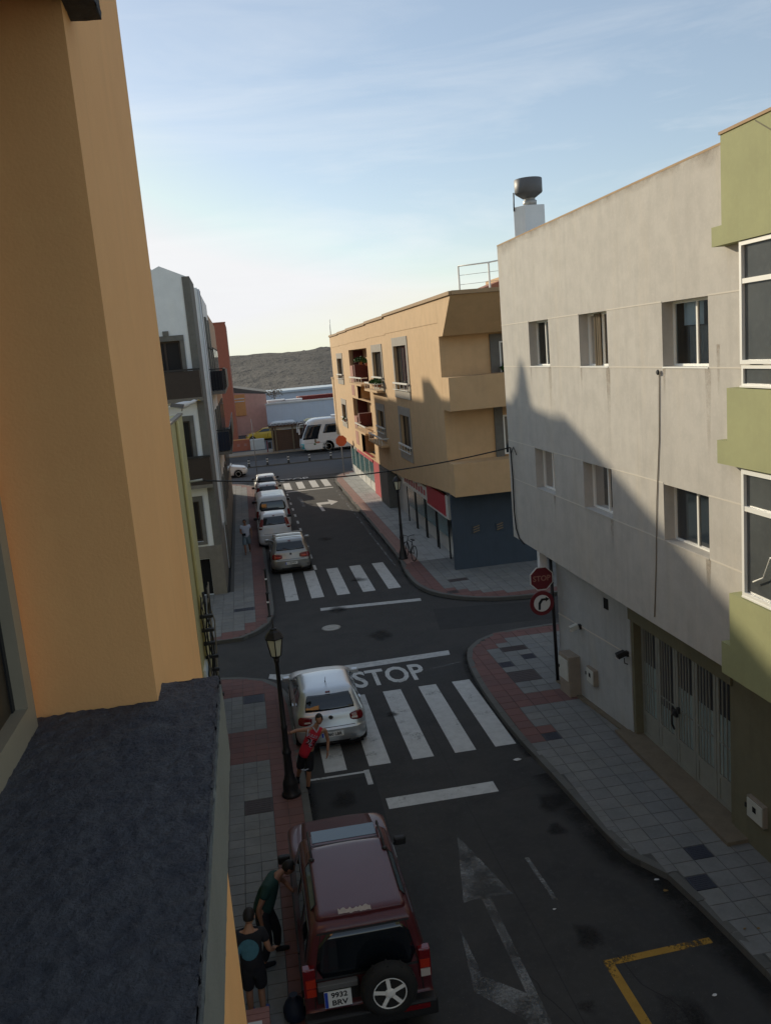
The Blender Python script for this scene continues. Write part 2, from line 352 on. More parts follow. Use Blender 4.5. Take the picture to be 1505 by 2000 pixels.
def window(parent, O, U, V, N, w, h, fr=.05, thick=.05, div=(1,), mframe='white_frame', glass='window_glass', room=.5, curtains=(), sill=None, transom=None, label=None, name='window'):
    """frame mesh + pane; O lower-left corner of the glass plane. dark room behind it."""
    O = Vector(O); U = Vector(U); V = Vector(V); N = Vector(N); mb = MB()
    def bar(u0, v0, u1, v1, d0=0., d1=None):
        d1 = thick if d1 is None else d1
        P = lambda u, v, d: O+U*u+V*v+N*d
        q = [P(u0,v0,d0),P(u1,v0,d0),P(u1,v1,d0),P(u0,v1,d0),P(u0,v0,d1),P(u1,v0,d1),P(u1,v1,d1),P(u0,v1,d1)]
        mb.add(q, [(0,3,2,1),(4,5,6,7),(0,1,5,4),(1,2,6,5),(2,3,7,6),(3,0,4,7)])
    bar(0,0,w,fr); bar(0,h-fr,w,h); bar(0,fr,fr,h-fr); bar(w-fr,fr,w,h-fr)
    for x in div:
        if 0 < x < 1: bar(x*w-fr*.55, fr, x*w+fr*.55, h-fr, .004, thick*.85)
    if transom: bar(fr, transom*h-fr*.6, w-fr, transom*h+fr*.6, .004, thick*.9)
    f = mb.build(name, mframe, parent, label)
    g = MB(); a = O+N*.02; g.quad(a, a+U*w, a+U*w+V*h, a+V*h); g.build('pane', glass, f)
    if room:
        r = MB(); P = lambda u, v, d: O+U*u+V*v-N*d
        for (p,q,s_,t) in (((0,0,room),(w,0,room),(w,h,room),(0,h,room)), ((0,0,0),(w,0,0),(w,0,room),(0,0,room)), ((0,h,0),(w,h,0),(w,h,room),(0,h,room)), ((0,0,0),(0,0,room),(0,h,room),(0,h,0)), ((w,0,0),(w,0,room),(w,h,room),(w,h,0))):
            r.quad(P(*p),P(*q),P(*s_),P(*t))
        r.build('recess', 'dark_wood', f)
    for (u0,u1,v0,v1,m,d) in curtains:
        c = MB(); n = 14
        pts = [(u0+(u1-u0)*i/n, d+.025*math.sin(i*1.9)) for i in range(n+1)]
        for i in range(n):
            (ua,da),(ub,db) = pts[i],pts[i+1]
            c.add([O+U*ua*w+V*v0*h-N*da, O+U*ub*w+V*v0*h-N*db, O+U*ub*w+V*v1*h-N*db, O+U*ua*w+V*v1*h-N*da], [(0,1,2,3)], 0, True)
        c.build('curtain', m, f)
    if sill:
        s_ = MB(); P0 = O+N*thick*.5
        s_.obox(O+U*(w/2)+N*(sill/2+.02)-V*.015, U*(w/2-.002), V*.02, N*(sill/2)); s_.build('sill', mframe, f)
    return f
X_, Y_, Z_ = Vector((1,0,0)), Vector((0,1,0)), Vector((0,0,1))
def in_poly(x, y, poly):
    c = False; n = len(poly)
    for i in range(n):
        x0,y0 = poly[i]; x1,y1 = poly[i-1]
        if (y0 > y) != (y1 > y) and x < (x1-x0)*(y-y0)/(y1-y0)+x0: c = not c
    return c
def dist_line(x, y, line):
    b = 1e9
    for i in range(len(line)-1):
        ax,ay = line[i]; bx,by = line[i+1]; dx,dy = bx-ax,by-ay; L2 = dx*dx+dy*dy
        t = max(0,min(1,((x-ax)*dx+(y-ay)*dy)/L2)); b = min(b, math.hypot(x-ax-t*dx, y-ay-t*dy))
    return b
def smooth_line(pts, n=4):
    out = []
    for i in range(len(pts)-1):
        p0 = pts[max(i-1,0)]; p1 = pts[i]; p2 = pts[i+1]; p3 = pts[min(i+2,len(pts)-1)]
        for k in range(n):
            t = k/n
            out.append(tuple(.5*((2*p1[j])+(-p0[j]+p2[j])*t+(2*p0[j]-5*p1[j]+4*p2[j]-p3[j])*t*t+(-p0[j]+3*p1[j]-3*p2[j]+p3[j])*t**3) for j in range(2)))
    out.append(pts[-1]); return out
# ------------------------------------------------------------------ ground, roads, hills
def terrain():
    # one sheet: flat under the town, rising to a low volcanic ridge behind it
    from mathutils import noise
    ys = [-120,-40,0,60,110,160,200,230]+[230+i*16 for i in range(1,60)]+[1300,1600,2200,3500]
    xs = [-3000,-1500,-900,-600,-450]+[-340+i*17 for i in range(0,60)]+[760,900,1200,1800,3000]
    vs = []
    for y in ys:
        for x in xs:
            z = -.06
            if y > 200:
                t = min(1, (y-200)/680.); s = t*t*(3-2*t)
                ridge = 17.2 - .014*max(-60,min(x,400)) + 3.2*math.exp(-((x-82)/10)**2) + 1.4*noise.noise(Vector((x*.012, 3.1, 0)))
                z += ridge*(.25*t+.75*s) + (min(y,900)-200)*.0007*noise.noise(Vector((x*.02,y*.012,0)))*9*t
                z += 2.2*t*noise.noise(Vector((x*.05,y*.03,5)))
                if y > 920: z -= (y-920)*.006
            vs.append((x,y,z))
    n = len(xs); fs = [(j*n+i, j*n+i+1, (j+1)*n+i+1, (j+1)*n+i) for j in range(len(ys)-1) for i in range(n-1)]
    mb = MB(); mb.add(vs, fs, 0, True)
    o = mb.build('terrain', 'hill_earth', kind='structure')
terrain()
MB().box(-200, 200, -40, 69.2, -.05, 0).build('road', 'asphalt', kind='structure')
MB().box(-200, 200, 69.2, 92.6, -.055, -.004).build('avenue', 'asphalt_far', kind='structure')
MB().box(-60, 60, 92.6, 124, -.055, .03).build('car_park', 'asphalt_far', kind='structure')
MB().box(-60, 60, 89.2, 92.6, .0, .13).build('far_pavement', 'sand_ground', kind='structure')
MB().box(-40, 60, 78.7, 78.95, -.003, .10).build('median_kerb', 'kerb_concrete', kind='structure')
MB().box(-40, 60, 84.0, 89.2, -.003, .0).build('avenue_lane', 'asphalt', kind='structure')
# cross street surface is part of the road sheet; a patched trench near the junction
MB().prism([(5.6,27.2),(9.8,26.8),(9.9,28.9),(5.9,29.6)], -.02, .002).build('asphalt_patch', 'asphalt_patch', kind='structure')
MB().prism([(.5,14.9),(1.9,15.05),(1.95,17.9),(.5,17.95)], -.02, .002).build('asphalt_patch', 'asphalt_patch', kind='structure')

def pavement(name, poly, kerb_line, size, joint, inner, red_w, red_fn=None, skip=(), maxparts=300, order=None, tiles=True, pale=None, ang=0):
    """slab + kerb stones + tiles laid one by one (the nearest as parts, the rest joined)"""
    top = .125
    root = MB().prism(poly, -.02, top-.012).build(name, 'joint_concrete', kind='structure')
    # kerb stones
    L_ = kerb_line; acc = []; 
    pts = [Vector((*p,0)) for p in L_]; d = 0; seglen = 0
    total = sum((pts[i+1]-pts[i]).length for i in range(len(pts)-1))
    def at(s):
        for i in range(len(pts)-1):
            l = (pts[i+1]-pts[i]).length
            if s <= l or i == len(pts)-2: return pts[i]+(pts[i+1]-pts[i])*(s/l)
            s -= l
    n = max(1, int(total/.8)); cx = sum(p[0] for p in poly)/len(poly); cy = sum(p[1] for p in poly)/len(poly)
    for k in range(min(n, 160)):
        a = at(total*k/n+.006); b = at(total*(k+1)/n-.006); t = (b-a)
        if t.length < .05: continue
        nrm = Vector((-t.y, t.x, 0)).normalized(); mid = (a+b)/2
        if not in_poly(mid.x+nrm.x*.2, mid.y+nrm.y*.2, poly): nrm = -nrm
        mb = MB(); h = top+.004+random.uniform(-.003,.003)
        q = [a, b, b+nrm*.15, a+nrm*.15]
        mb.prism([(p.x,p.y) for p in q], -.01, h); mb.build('kerb_stone', 'kerb_concrete', root)
    if not tiles: return root
    xs = [p[0] for p in poly]; ys = [p[1] for p in poly]; cells = []
    i0 = int(min(xs)/size)-1; i1 = int(max(xs)/size)+1; j0 = int(min(ys)/size)-1; j1 = int(max(ys)/size)+1
    def fits(x, y, h):
        if not all(in_poly(x+a*h*.96, y+b*h*.96, poly) for a in (-1,1) for b in (-1,1)): return False
        return not any(a+.03 < x+h and x-h < c-.03 and b+.03 < y+h and y-h < d_-.03 for a,b,c,d_ in skip)
    for i in range(i0, i1+1):
        for j in range(j0, j1+1):
            x = (i+.5)*size; y = (j+.5)*size; h = size*.5
            def isred(x, y):
                dk = dist_line(x, y, kerb_line)
                return (dk < red_w) and (red_fn is None or red_fn(x,y,'band')) or (red_fn is not None and red_fn(x,y,'cross'))
            if fits(x, y, h): cells.append((x,y,isred(x,y),1.0))
            else:
                for a_ in (-1,1):
                    for b_ in (-1,1):
                        xx = x+a_*h/2; yy = y+b_*h/2
                        if fits(xx, yy, h/2): cells.append((xx,yy,isred(x,y),.5))
    cells.sort(key=lambda c: c[1])
    meshes = {}
    def tmesh(m):
        if m not in meshes:
            h = size/2-joint/2; b = MB(); b.add([(-h,-h,0),(h,-h,0),(h,h,0),(-h,h,0),(-h+.004,-h+.004,.014),(h-.004,-h+.004,.014),(h-.004,h-.004,.014),(-h+.004,h-.004,.014)],
                [(4,5,6,7),(0,1,5,4),(1,2,6,5),(2,3,7,6),(3,0,4,7)])
            me = bpy.data.meshes.new('tile'); me.from_pydata([tuple(v) for v in b.v], [], b.f); me.materials.append(MATS[m]); meshes[m] = me
        return meshes[m]
    rest = {}
    for k, (x,y,red,scl) in enumerate(cells):
        if pale and y > 36.2: m = 'tile_pink' if red else random.choice(['tile_pale','tile_pale','tile_pale_b'])
        else: m = random.choice(['tile_red','tile_red','tile_red_b']) if red else random.choice(['tile_grey','tile_grey','tile_grey_b','tile_grey_c'])
        z = top-.012+random.uniform(-.0015,.0015)
        if k < maxparts:
            o = bpy.data.objects.new('paving_tile', tmesh(m)); col.objects.link(o); o.parent = root; o.location = (x,y,z); o.rotation_euler = (random.uniform(-.004,.004), random.uniform(-.004,.004), 0); o.scale = (scl, scl, 1)
        else:
            h = (size/2-joint/2)*scl; b = rest.setdefault(m, MB()); b.box(x-h,x+h,y-h,y+h,z-.01,z+.014)
    if rest:
        b = MB(); ms = list(rest)
        for i, m in enumerate(ms):
            n0 = len(b.v); b.v += rest[m].v; b.f += [[n0+q for q in f] for f in rest[m].f]; b.m += [i]*len(rest[m].f); b.sm += [False]*len(rest[m].f)
        tag(b.build('paving_tiles', ms, root), kind='stuff')
    return root

RK = [(6.55,6),(6.46,9),(6.43,10),(6.26,12.1),(6.12,12.85),(5.85,13.2),(5.72,14),(5.62,16),(5.46,18.4),(5.44,20.5),(5.52,22.6),(5.72,24.1),(6.1,25.05),(6.9,25.75),(8.0,25.95),(12,26.0)]
RKs = smooth_line(RK, 3)
def snap(r, g): return tuple(round(v/g)*g for v in r)
covers_R = [snap(q,.4) for q in [(6.8,12.8,7.2,13.2),(6.4,12.0,6.8,12.4),(6.0,18.0,6.4,18.4)]]
covers_J = [(6.4,21.6,7.2,22.4),(6.4,22.8,6.8,23.2),(6.8,24.0,7.6,24.4),(7.2,23.2,7.6,23.6)]
pavement('right_pavement', RKs+[(12,20),(8.2,20),(8.2,6)], RKs, .4, .012, None, .75,
    lambda x,y,k: (y > 17.9) if k == 'band' else (20.0 < y < 20.8 and x > 5.6), skip=covers_R+covers_J, maxparts=300)
LK = [(.45,6),(.45,12),(.45,19),(.43,22.2),(.3,23.3),(0,24.2),(-.55,24.75),(-1.6,25.15),(-3,25.3),(-9,25.4)]
LKs = smooth_line(LK, 3)
covers_L = [(-.9,22.8,-.3,23.4),(-.9,16.8,-.3,17.4)]
pavement('left_pavement', LKs+[(-9,24.3),(-1.75,24.3),(-1.75,6)], LKs, .3, .01, None, .65,
    lambda x,y,k: True if k == 'band' else (19.2 < y < 21.0 or 23.3 < y), skip=covers_L, maxparts=300)
FLK = [(-9,28.7),(-1.7,28.75),(-.8,28.9),(-.1,29.7),(.22,30.9),(.3,32.2),(.3,40),(.3,63.5),(.1,65.5),(-.6,67.2),(-2,68.3),(-9,68.8)]
FLs = smooth_line(FLK, 3)
covers_FL = [(-1.2,32.0,-.4,32.4)]
pavement('far_left_pavement', FLs+[(-9,62.6),(-1.35,62.6),(-1.35,35.02),(-9,35.02)], FLs, .4, .012, None, .65,
    lambda x,y,k: True if k == 'band' else False, skip=covers_FL, maxparts=0)
FRK = [(14,29.3),(9.5,29.35),(7.7,29.85),(6.5,31.0),(5.95,32.6),(5.9,35),(6.08,38),(6.12,50),(6.1,62),(6.2,65),(6.6,67),(7.4,68.3),(8.6,68.9),(14,69.0)]
FRs = smooth_line(FRK, 3)
covers_FR = [(6.8,30.8,7.2,31.2),(7.2,32.4,8.0,32.8)]
pavement('far_right_pavement', FRs+[(14,60),(9.5,60),(9.5,34.3),(14,34.3)], FRs, .4, .012, None, .75,
    lambda x,y,k: True if k == 'band' else False, skip=covers_FR, maxparts=0, pale=True)
# ribbed metal and stone covers set in the pavements
def cover(r, m, label, ribs=True, z=.113, cat='manhole cover'):
    a,b,c,d = r; mb = MB(); mb.box(a+.015,c-.015,b+.015,d-.015,z-.01,z+.012)
    if ribs:
        n = 7
        for i in range(n):
            y = b+.05+(d-b-.1)*i/(n-1); mb.box(a+.05,c-.05,y-.008,y+.008,z+.0125,z+.017)
    o = mb.build('pavement_cover', m); tag(o, label, cat, 'square covers in the pavements')
cover(covers_R[0], 'iron_cover_blue', 'dark square metal cover in the tiles beside the bottom right of the gate')
cover(covers_R[1], 'iron_cover_blue', 'dark square cover hard against the right kerb, lowest in the photo')
cover(covers_R[2], 'iron_cover_blue', 'small dark cover by the kerb at the end of the near zebra crossing')
cover(covers_J[0], 'iron_cover', 'largest reddish brown cover on the tiled corner near the turn sign')
cover(covers_J[1], 'iron_cover_blue', 'smallest dark cover on the right corner, left of its cluster of four')
cover(covers_J[2], 'iron_cover', 'reddish brown cover at the back of the cluster on the right corner')
cover(covers_J[3], 'iron_cover_blue', 'bluish cover of the corner cluster closest to the sign post')
cover(covers_L[0], 'iron_cover_blue', 'blue grey cover in the left pavement beside the nearest silver car')
cover(covers_L[1], 'iron_cover', 'worn cover in the left pavement beside the near lamp post foot')
cover(covers_FL[0], 'iron_cover_blue', 'blue grey cover on the left corner across the junction')
cover(covers_FR[0], 'iron_cover', 'reddish cover set in the red kerb band below the blue ground floor')
cover(covers_FR[1], 'iron_cover', 'brown cover in the pavement before the corner of the blue ground floor')
# dirt and wear lying on the road, kerbs and walls
def sheet(name, poly, m, z=.003): 
    n = len(poly); cx = sum(p[0] for p in poly)/n; cy = sum(p[1] for p in poly)/n
    b = MB(); b.add([(x,y,z) for x,y in poly]+[(cx+(x-cx)*.45,cy+(y-cy)*.45,z) for x,y in poly]+[(cx,cy,z)], [(i,(i+1)%n,n+(i+1)%n,n+i) for i in range(n)]+[(n+i,n+(i+1)%n,2*n) for i in range(n)])
    return wear(b.build(name, m, kind='structure'), [0]*n+[.8]*n+[1])
def wear(o, vals):
    at = o.data.attributes.new('wear', 'FLOAT', 'POINT')
    if len(vals) == len(o.data.vertices): at.data.foreach_set('value', vals)
    else: at.data.foreach_set('value', [1.0]*len(o.data.vertices)); print('wear mismatch', o.name, len(vals), len(o.data.vertices))
    return o
def ribbon(name, line, w0, w1, m, z=.003):
    b = MB(); n = len(line); L_ = []; R_ = []; rn = random.Random(n)
    for i,p in enumerate(line):
        a = Vector((*line[max(i-1,0)],0)); c = Vector((*line[min(i+1,n-1)],0)); t = (c-a).normalized(); q = Vector((-t.y,t.x,0)); o = Vector((*p,z))
        L_.append(o+q*w0*rn.uniform(.8,1.2)); R_.append(o+q*w1*rn.uniform(.8,1.2))
    b.add(L_+R_, [(i,i+1,n+i+1,n+i) for i in range(n-1)]); o = b.build(name, m, kind='structure'); return wear(o, [0 if abs(w0) > abs(w1) else 1]*n+[1 if abs(w0) > abs(w1) else 0]*n)
ribbon('gutter_dirt', [p for p in RKs if p[1] < 17.5], .50, .0, 'gutter_dirt'); ribbon('gutter_dirt', [p for p in RKs if p[1] < 16], .30, .0, 'gutter_dirt', .0045)
ribbon('gutter_dirt', [p for p in RKs if 17.3 < p[1] and p[0] < 11], .16, .0, 'gutter_dirt'); ribbon('gutter_dirt', LKs[:-4], .0, -.16, 'gutter_dirt'); ribbon('gutter_dirt', [(x,y) for x,y in FRs if x < 12], .16, .0, 'gutter_dirt')
rn_ = random.Random(11)
for (x,y,r_) in ((5.2,15.6,.35),(5.0,14.6,.22),(2.9,21.0,.2),(4.4,11.6,.3),(5.0,9.6,.5),(1.2,17.0,.4),(3.6,27.5,.5),(2.6,31.0,.4),(1.3,24.2,.3),(3.8,10.2,.16),(3.9,35.0,.4),(3.4,44,.5)):
    sheet('oil_stain', [(x+r_*rn_.uniform(.6,1.2)*math.cos(k*.52), y+r_*1.3*rn_.uniform(.6,1.2)*math.sin(k*.52)) for k in range(12)], 'oil_stain', .0052)
def crack(x, y, a, n, st=.22):
    pts = [(x,y)]
    for k in range(n): a += rn_.uniform(-.45,.45); pts.append((pts[-1][0]+st*math.cos(a), pts[-1][1]+st*math.sin(a)))
    ribbon('road_crack', pts, .009, -.009, 'seam', .0035)
for c_ in ((4.05,19.2,1.7,16),(5.0,9.2,1.4,9),(3.7,16.0,.3,8),(2.4,26.2,.1,14),(4.9,31.8,2.0,10),(3.9,9.0,1.3,10),(1.0,30.2,.5,9),(4.5,26.5,1.2,8)): crack(*c_)
ribbon('lane_joint', [(3.62+.03*math.sin(y*.7),y) for y in range(6,62,2)], .007, -.007, 'seam', .0032)
# round manhole in the junction
mh = MB(); mh.lathe([(.0,0.001),(.33,.001),(.33,.007),(.25,.009),(.24,.006),(.12,.006),(.11,.010),(0.001,.010)], (2.15,28.95,0), 28)
tag(mh.build('manhole_cover', 'manhole_metal'), 'round pale manhole cover in the middle of the junction', 'manhole cover')

# ------------------------------------------------------------------ painted markings
def marking(name, polys, m='road_paint', part='stripe', z=.004, dz=0):
    if len(polys) == 1:
        mb = MB(); mb.add([(x,y,z) for x,y in polys[0]], [tuple(range(len(polys[0])))]); return mb.build(name, m, kind='structure')
    r = thing(name, None, None); r['kind'] = 'structure'
    for p in polys:
        mb = MB(); mb.add([(x,y,z) for x,y in p], [tuple(range(len(p)))]); mb.build(part, m, r)
    return r
def rect(x0,x1,y0,y1): return [(x0,y0),(x1,y0),(x1,y1),(x0,y1)]
marking('zebra_crossing', [rect(x,x+.5,18.35,22.6) for x in (.9,1.91,2.92,3.92,4.88)], 'worn_zebra')
marking('zebra_crossing', [rect(x,x+.5,33.0,37.5) for x in (.8,1.8,2.82,3.84,4.86)], 'worn_zebra')
marking('zebra_crossing', [rect(x,x+.5,62.6,66.3) for x in (2.33,3.3,4.3,5.2)], 'road_paint_clean')
marking('stop_line', [[(-.15,24.85),(.2,24.55),(5.35,24.75),(5.4,25.15),(.3,25.0),(-.1,25.2)]], 'road_paint')
marking('give_way_line', [rect(2.03,4.36,16.35,16.8)], 'worn_zebra')
marking('far_stop_line', [[(1.99,31.15),(5.72,30.8),(5.76,31.15),(2.0,31.5)]], 'road_paint')
marking('far_end_line', [rect(2.35,5.7,61.5,61.85)], 'road_paint_clean')
marking('crack_sealing', [[(4.3,23.7),(5.5,24.0),(5.5,24.06),(4.3,23.76)]], 'worn_white')
marking('parking_line', [rect(1.76,1.88,17.5,18.2), rect(1.76,1.88,14.6,15.1)], 'road_paint')
marking('parking_bay_line', [rect(.5,1.76,18.08,18.16)], 'worn_zebra')
marking('parking_line', [rect(2.3,2.42,y,y+.9) for y in (37.6,39.9,42.2,44.5,46.8,49.1,51.4,53.7,56,58.3,60)], 'worn_zebra')
marking('edge_line', [rect(5.72,5.8,36.5,60.5)], 'worn_white')
marking('yellow_bay_line', [[(4.36,8),(4.5,8),(4.5,10.9),(6.1,10.95),(6.1,11.08),(4.36,11.03)]], 'worn_yellow')
marking('lane_arrow', [[(3.12,15.0),(3.58,12.95),(3.2,13.0),(3.22,9.0),(3.08,9.0),(3.04,13.0),(2.72,12.95)]], 'worn_white', z=.004)
marking('lane_arrow', [[(2.5,12.35),(2.56,11.2),(3.15,10.6),(3.25,8),(3.0,8),(2.9,10.2),(2.35,10.9)]], 'worn_white', z=.006)
marking('scuffed_line', [[(4.1,13.9),(4.18,13.9),(4.25,12.6),(4.17,12.6)]], 'worn_white')
marking('turn_arrow', [[(4.04,52.3),(4.24,52.3),(4.16,54.7),(4.78,54.75),(4.78,54.2),(5.35,55.3),(4.78,56.5),(4.78,55.6),(3.95,55.6)]], 'road_paint_clean')
marking('lane_arrow', [[(3.0,54.6),(3.2,54.6),(3.2,57.6),(3.4,57.5),(3.1,59.4),(2.8,57.5),(3.0,57.6)]], 'worn_white')
st = text('stop_lettering', 'STOP', 1, (3.28,24.02-.35,.006), X_, Y_, 'worn_zebra', None, .001, sx=.87, sy=1.75, bold=.02); st['kind'] = 'structure'
st = text('stop_lettering', 'STOP', 1, (3.3,68.0,.006), X_, Y_, 'worn_zebra', None, .001, sx=.95, sy=1.9, bold=.02); st['kind'] = 'structure'
marking('zebra_crossing', [rect(x,x+.9,84.6,84.9) for x in (2,4,6,8,10)], 'worn_white')

# ------------------------------------------------------------------ grey building with garage (right)
gb = thing('grey_building', 'grey rendered three storey building overhanging the pavement, right side of the street', 'building', (7.1,23.2,0))
XF = 7.1
WZ = [(19.59,20.98),(16.31,17.74),(12.57,14.06)]
holes = [(a-11.46, 8.55-3.8, b-11.46, 9.63-3.8) for a,b in WZ]+[(a-11.46, 5.5-3.8, b-11.46, 6.52-3.8) for a,b in [(19.64,20.99),(16.35,17.83),(12.64,14.16)]]
mb = MB(); O = (XF, 11.46, 3.8); wall_holes(mb, O, Y_, Z_, -X_, 23.2-11.46, 7.9, holes, .26)
mb.quad((XF,23.2,3.8),(17,23.2,3.8),(17,23.2,11.7),(XF,23.2,11.7))
mb.quad((XF,11.9,3.8),(XF,23.2,3.8),(12,23.2,3.8),(12,11.9,3.8))
mb.box(XF+.22,17,11.9,22.98,11.2,11.25)
mb.quad((XF+.2,11.9,11.2),(XF+.2,23.2,11.2),(XF+.2,23.2,11.7),(XF+.2,11.9,11.7))
mb.build('wall', 'stucco_grey', gb)
mb = MB(); mb.box(XF-.004, XF+.24, 11.86, 23.204, 11.7, 11.735); mb.build('coping', 'orange_cap', gb)
for z in (9.64, 8.55, 6.54, 5.5):     # pale shadow-gap joints
    segs = []; ys = [11.9]
    for a,b in (WZ if z > 7 else [(19.64,20.99),(16.35,17.83),(12.64,14.16)])[::-1]: segs.append((ys[-1], a)); ys.append(b)
    segs.append((ys[-1], 23.2))
    segs[0] = (11.47, segs[0][1])
    for a,b in segs: MB().box(XF-.006, XF+.01, a, b, z-.011, z+.011).build('joint_strip', 'joint_pale', gb)
spec = [(WZ[0],8.55,1.08,(.55,),[(.0,.62,0,1,'pale_blue_and_sky_sheen',.05)]), (WZ[1],8.55,1.08,(.5,),[(.02,.45,0,1,'pale_blue_and_sky_sheen',.05),(.5,.72,.0,.98,'curtain_brown',-.08)]),  # pale blue curtains stand in for sky reflections; the brown one is cloth
        (WZ[2],8.55,1.08,(.48,),[(.0,.38,0,.7,'curtain_red',.12),(.5,.95,.62,1,'pale_blue_and_sky_sheen',.1),(.55,.95,.0,.6,'curtain_grey',.2)]),
        ((19.64,20.99),5.5,1.02,(.5,),[(.05,.6,0,1,'pale_blue_and_sky_sheen',.05)]), ((16.35,17.83),5.5,1.02,(.45,),[(.0,.95,0,1,'curtain_grey',.06)]), ((12.64,14.16),5.5,1.02,(.48,),[])]
for (a,b),z,h,dv,cu in spec:
    f = window(gb, (XF+.25, a, z), Y_, Z_, -X_, b-a, h, fr=.045, thick=.05, div=dv, curtains=cu, room=.6, glass='window_glass' if cu else 'glass_dark')
    s = MB(); s.box(XF-.015, XF+.2, a+.003, b-.003, z-.012, z+.012); s.build('sill', 'stucco_grey' if z < 7 else 'white_frame', f)
for (y,z,h,w_) in ((12.6,8.53,1.5,.09),(14.02,8.53,.5,.05),(16.34,8.53,1.7,.10),(17.7,8.53,.6,.05),(19.62,8.53,1.2,.10),(20.95,8.53,.5,.05),(12.68,5.48,.9,.08),(16.4,5.48,.9,.08),(19.7,5.48,.7,.07),(12.3,8.9,.8,.05)):
    b = MB(); b.add([(XF-.0025,y-w_,z),(XF-.0025,y+w_,z),(XF-.0025,y+w_*.35,z-h),(XF-.0025,y-w_*.3,z-h)], [(0,1,2,3)]); wear(b.build('drip_stain', 'drip_stain', gb), [1,1,0,0])
b = MB(); b.add([(XF-.0025,11.95,11.7),(XF-.0025,23.18,11.7),(XF-.0025,23.18,11.45)]+[(XF-.0025,23.18-(k+1)*.75,11.38+.22*((k*7)%5)/5) for k in range(14)]+[(XF-.0025,11.95,11.45)], [tuple(range(18))]); wear(b.build('top_stain', 'drip_stain', gb), [1,1]+[0]*16)
# ground floor: slightly angled wall, gate, lintel, slot windows
PA = Vector((7.6,21.25,0)); PB = Vector((7.95,17.62,0)); U = (PB-PA).normalized(); N = Vector((U.y,-U.x,0)); N = N if N.x < 0 else -N
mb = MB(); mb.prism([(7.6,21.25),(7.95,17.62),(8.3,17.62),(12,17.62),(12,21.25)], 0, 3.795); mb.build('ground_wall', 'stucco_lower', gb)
mb = MB(); w_ = (PB-PA).length
for a,b,z0,z1,d in ((0,w_,2.02,2.05,.006),): mb.obox(PA+U*(a+b)/2+Z_*(z0+z1)/2+N*(d-.01), U*(b-a)/2, N*.01, Z_*(z1-z0)/2)
mb.build('joint_strip', 'joint_pale', gb)
mb = MB(); mb.prism([(7.45,21.3),(7.83,17.5),(8.0,17.5),(8.0,21.3)], .1, .17); mb.build('plinth', 'base_dirt', gb)
mb = MB(); mb.obox(PA+U*2.6+Z_*2.98+N*.0, U*.1, N*.015, Z_*.13); mb.build('wall_vent', 'black_void', gb)
mb = MB(); mb.box(7.9,8.3,13.45,17.62,2.92,3.3,0); mb.box(7.97,8.3,17.5,17.618,.1,2.918,0); mb.box(7.97,8.3,13.45,13.58,.1,2.918,0); mb.build('gate_surround', 'olive_paint', gb)
mb = MB(); mb.box(8.12,8.3,11.9,17.62,3.3,3.795); mb.build('slot_recess', 'black_void', gb)
for i in range(4):
    mb = MB(); mb.box(8.02,8.1,17.5-i*1.35-1.2,17.5-i*1.35,3.42,3.74); mb.build('slot_window', 'car_glass', gb)
mb = MB(); mb.box(7.85,8.12,11.9,17.62,3.3,3.36); mb.build('lintel_ledge', 'base_dirt', gb)
mb = MB(); mb.prism([(7.62,17.9),(7.55,13.0),(7.95,13.0),(8.3,13.0),(8.3,17.62)], .1, .2); mb.build('gate_step', 'base_dirt', gb)
# gate leaves
gate = thing('metal_gate', 'grey metal garage gate of five barred glazed leaves under an olive lintel', 'gate', (8.2,13.58,.2))
lw = (17.5-13.58)/5
for i in range(5):
    y1 = 17.5-i*lw-.012; y0 = y1-lw+.024; f = MB(); x0, x1 = 8.14, 8.19
    def fb(a,b,c,d,t=0): f.box(x0-t,x1,a,b,c,d)
    fb(y0,y0+.09,.2,2.9); fb(y1-.09,y1,.2,2.9); fb(y0+.09,y1-.09,2.82,2.9); fb(y0+.09,y1-.09,.2,.28); fb(y0+.09,y1-.09,.72,.8)
    leaf = f.build('gate_leaf', 'gate_paint', gate)
    MB().box(8.155,8.175,y0+.09,y1-.09,.28,.72).build('kick_panel', 'gate_paint', leaf)
    split = [1.95,1.25,1.95,1.95,2.0][i]
    MB().box(8.168,8.176,y0+.09,y1-.09,.8,split).build('frosted_pane', 'gate_glass', leaf)
    MB().box(8.168,8.176,y0+.09,y1-.09,split,2.82).build('dark_pane', 'gate_dark', leaf)
    nb = 4 if i != 4 else 3
    for k in range(nb):
        y = y0+.09+(y1-y0-.18)*(k+1)/(nb+1); b = MB(); b.box(8.125,8.147,y-.011,y+.011,.8,2.82); b.build('bar', 'gate_paint', leaf)
    b = MB(); b.box(8.13,8.15,y0+.09,y1-.09,1.45,1.475); b.build('cross_bar', 'gate_paint', leaf)
yl = 17.5-2*lw
MB().box(8.08,8.14,yl-.09,yl+.09,1.28,1.42).build('lock_box', 'dark_iron', gate)
MB().tube([(8.1,yl-.02,1.42),(8.03,yl-.02,1.3),(8.03,yl-.02,1.12),(8.1,yl+.02,.98)], .022, 6).build('chain', 'dark_iron', gate)
MB().box(8.08,8.14,yl-.2,yl-.12,1.4,1.52).build('handle', 'dark_iron', gate)
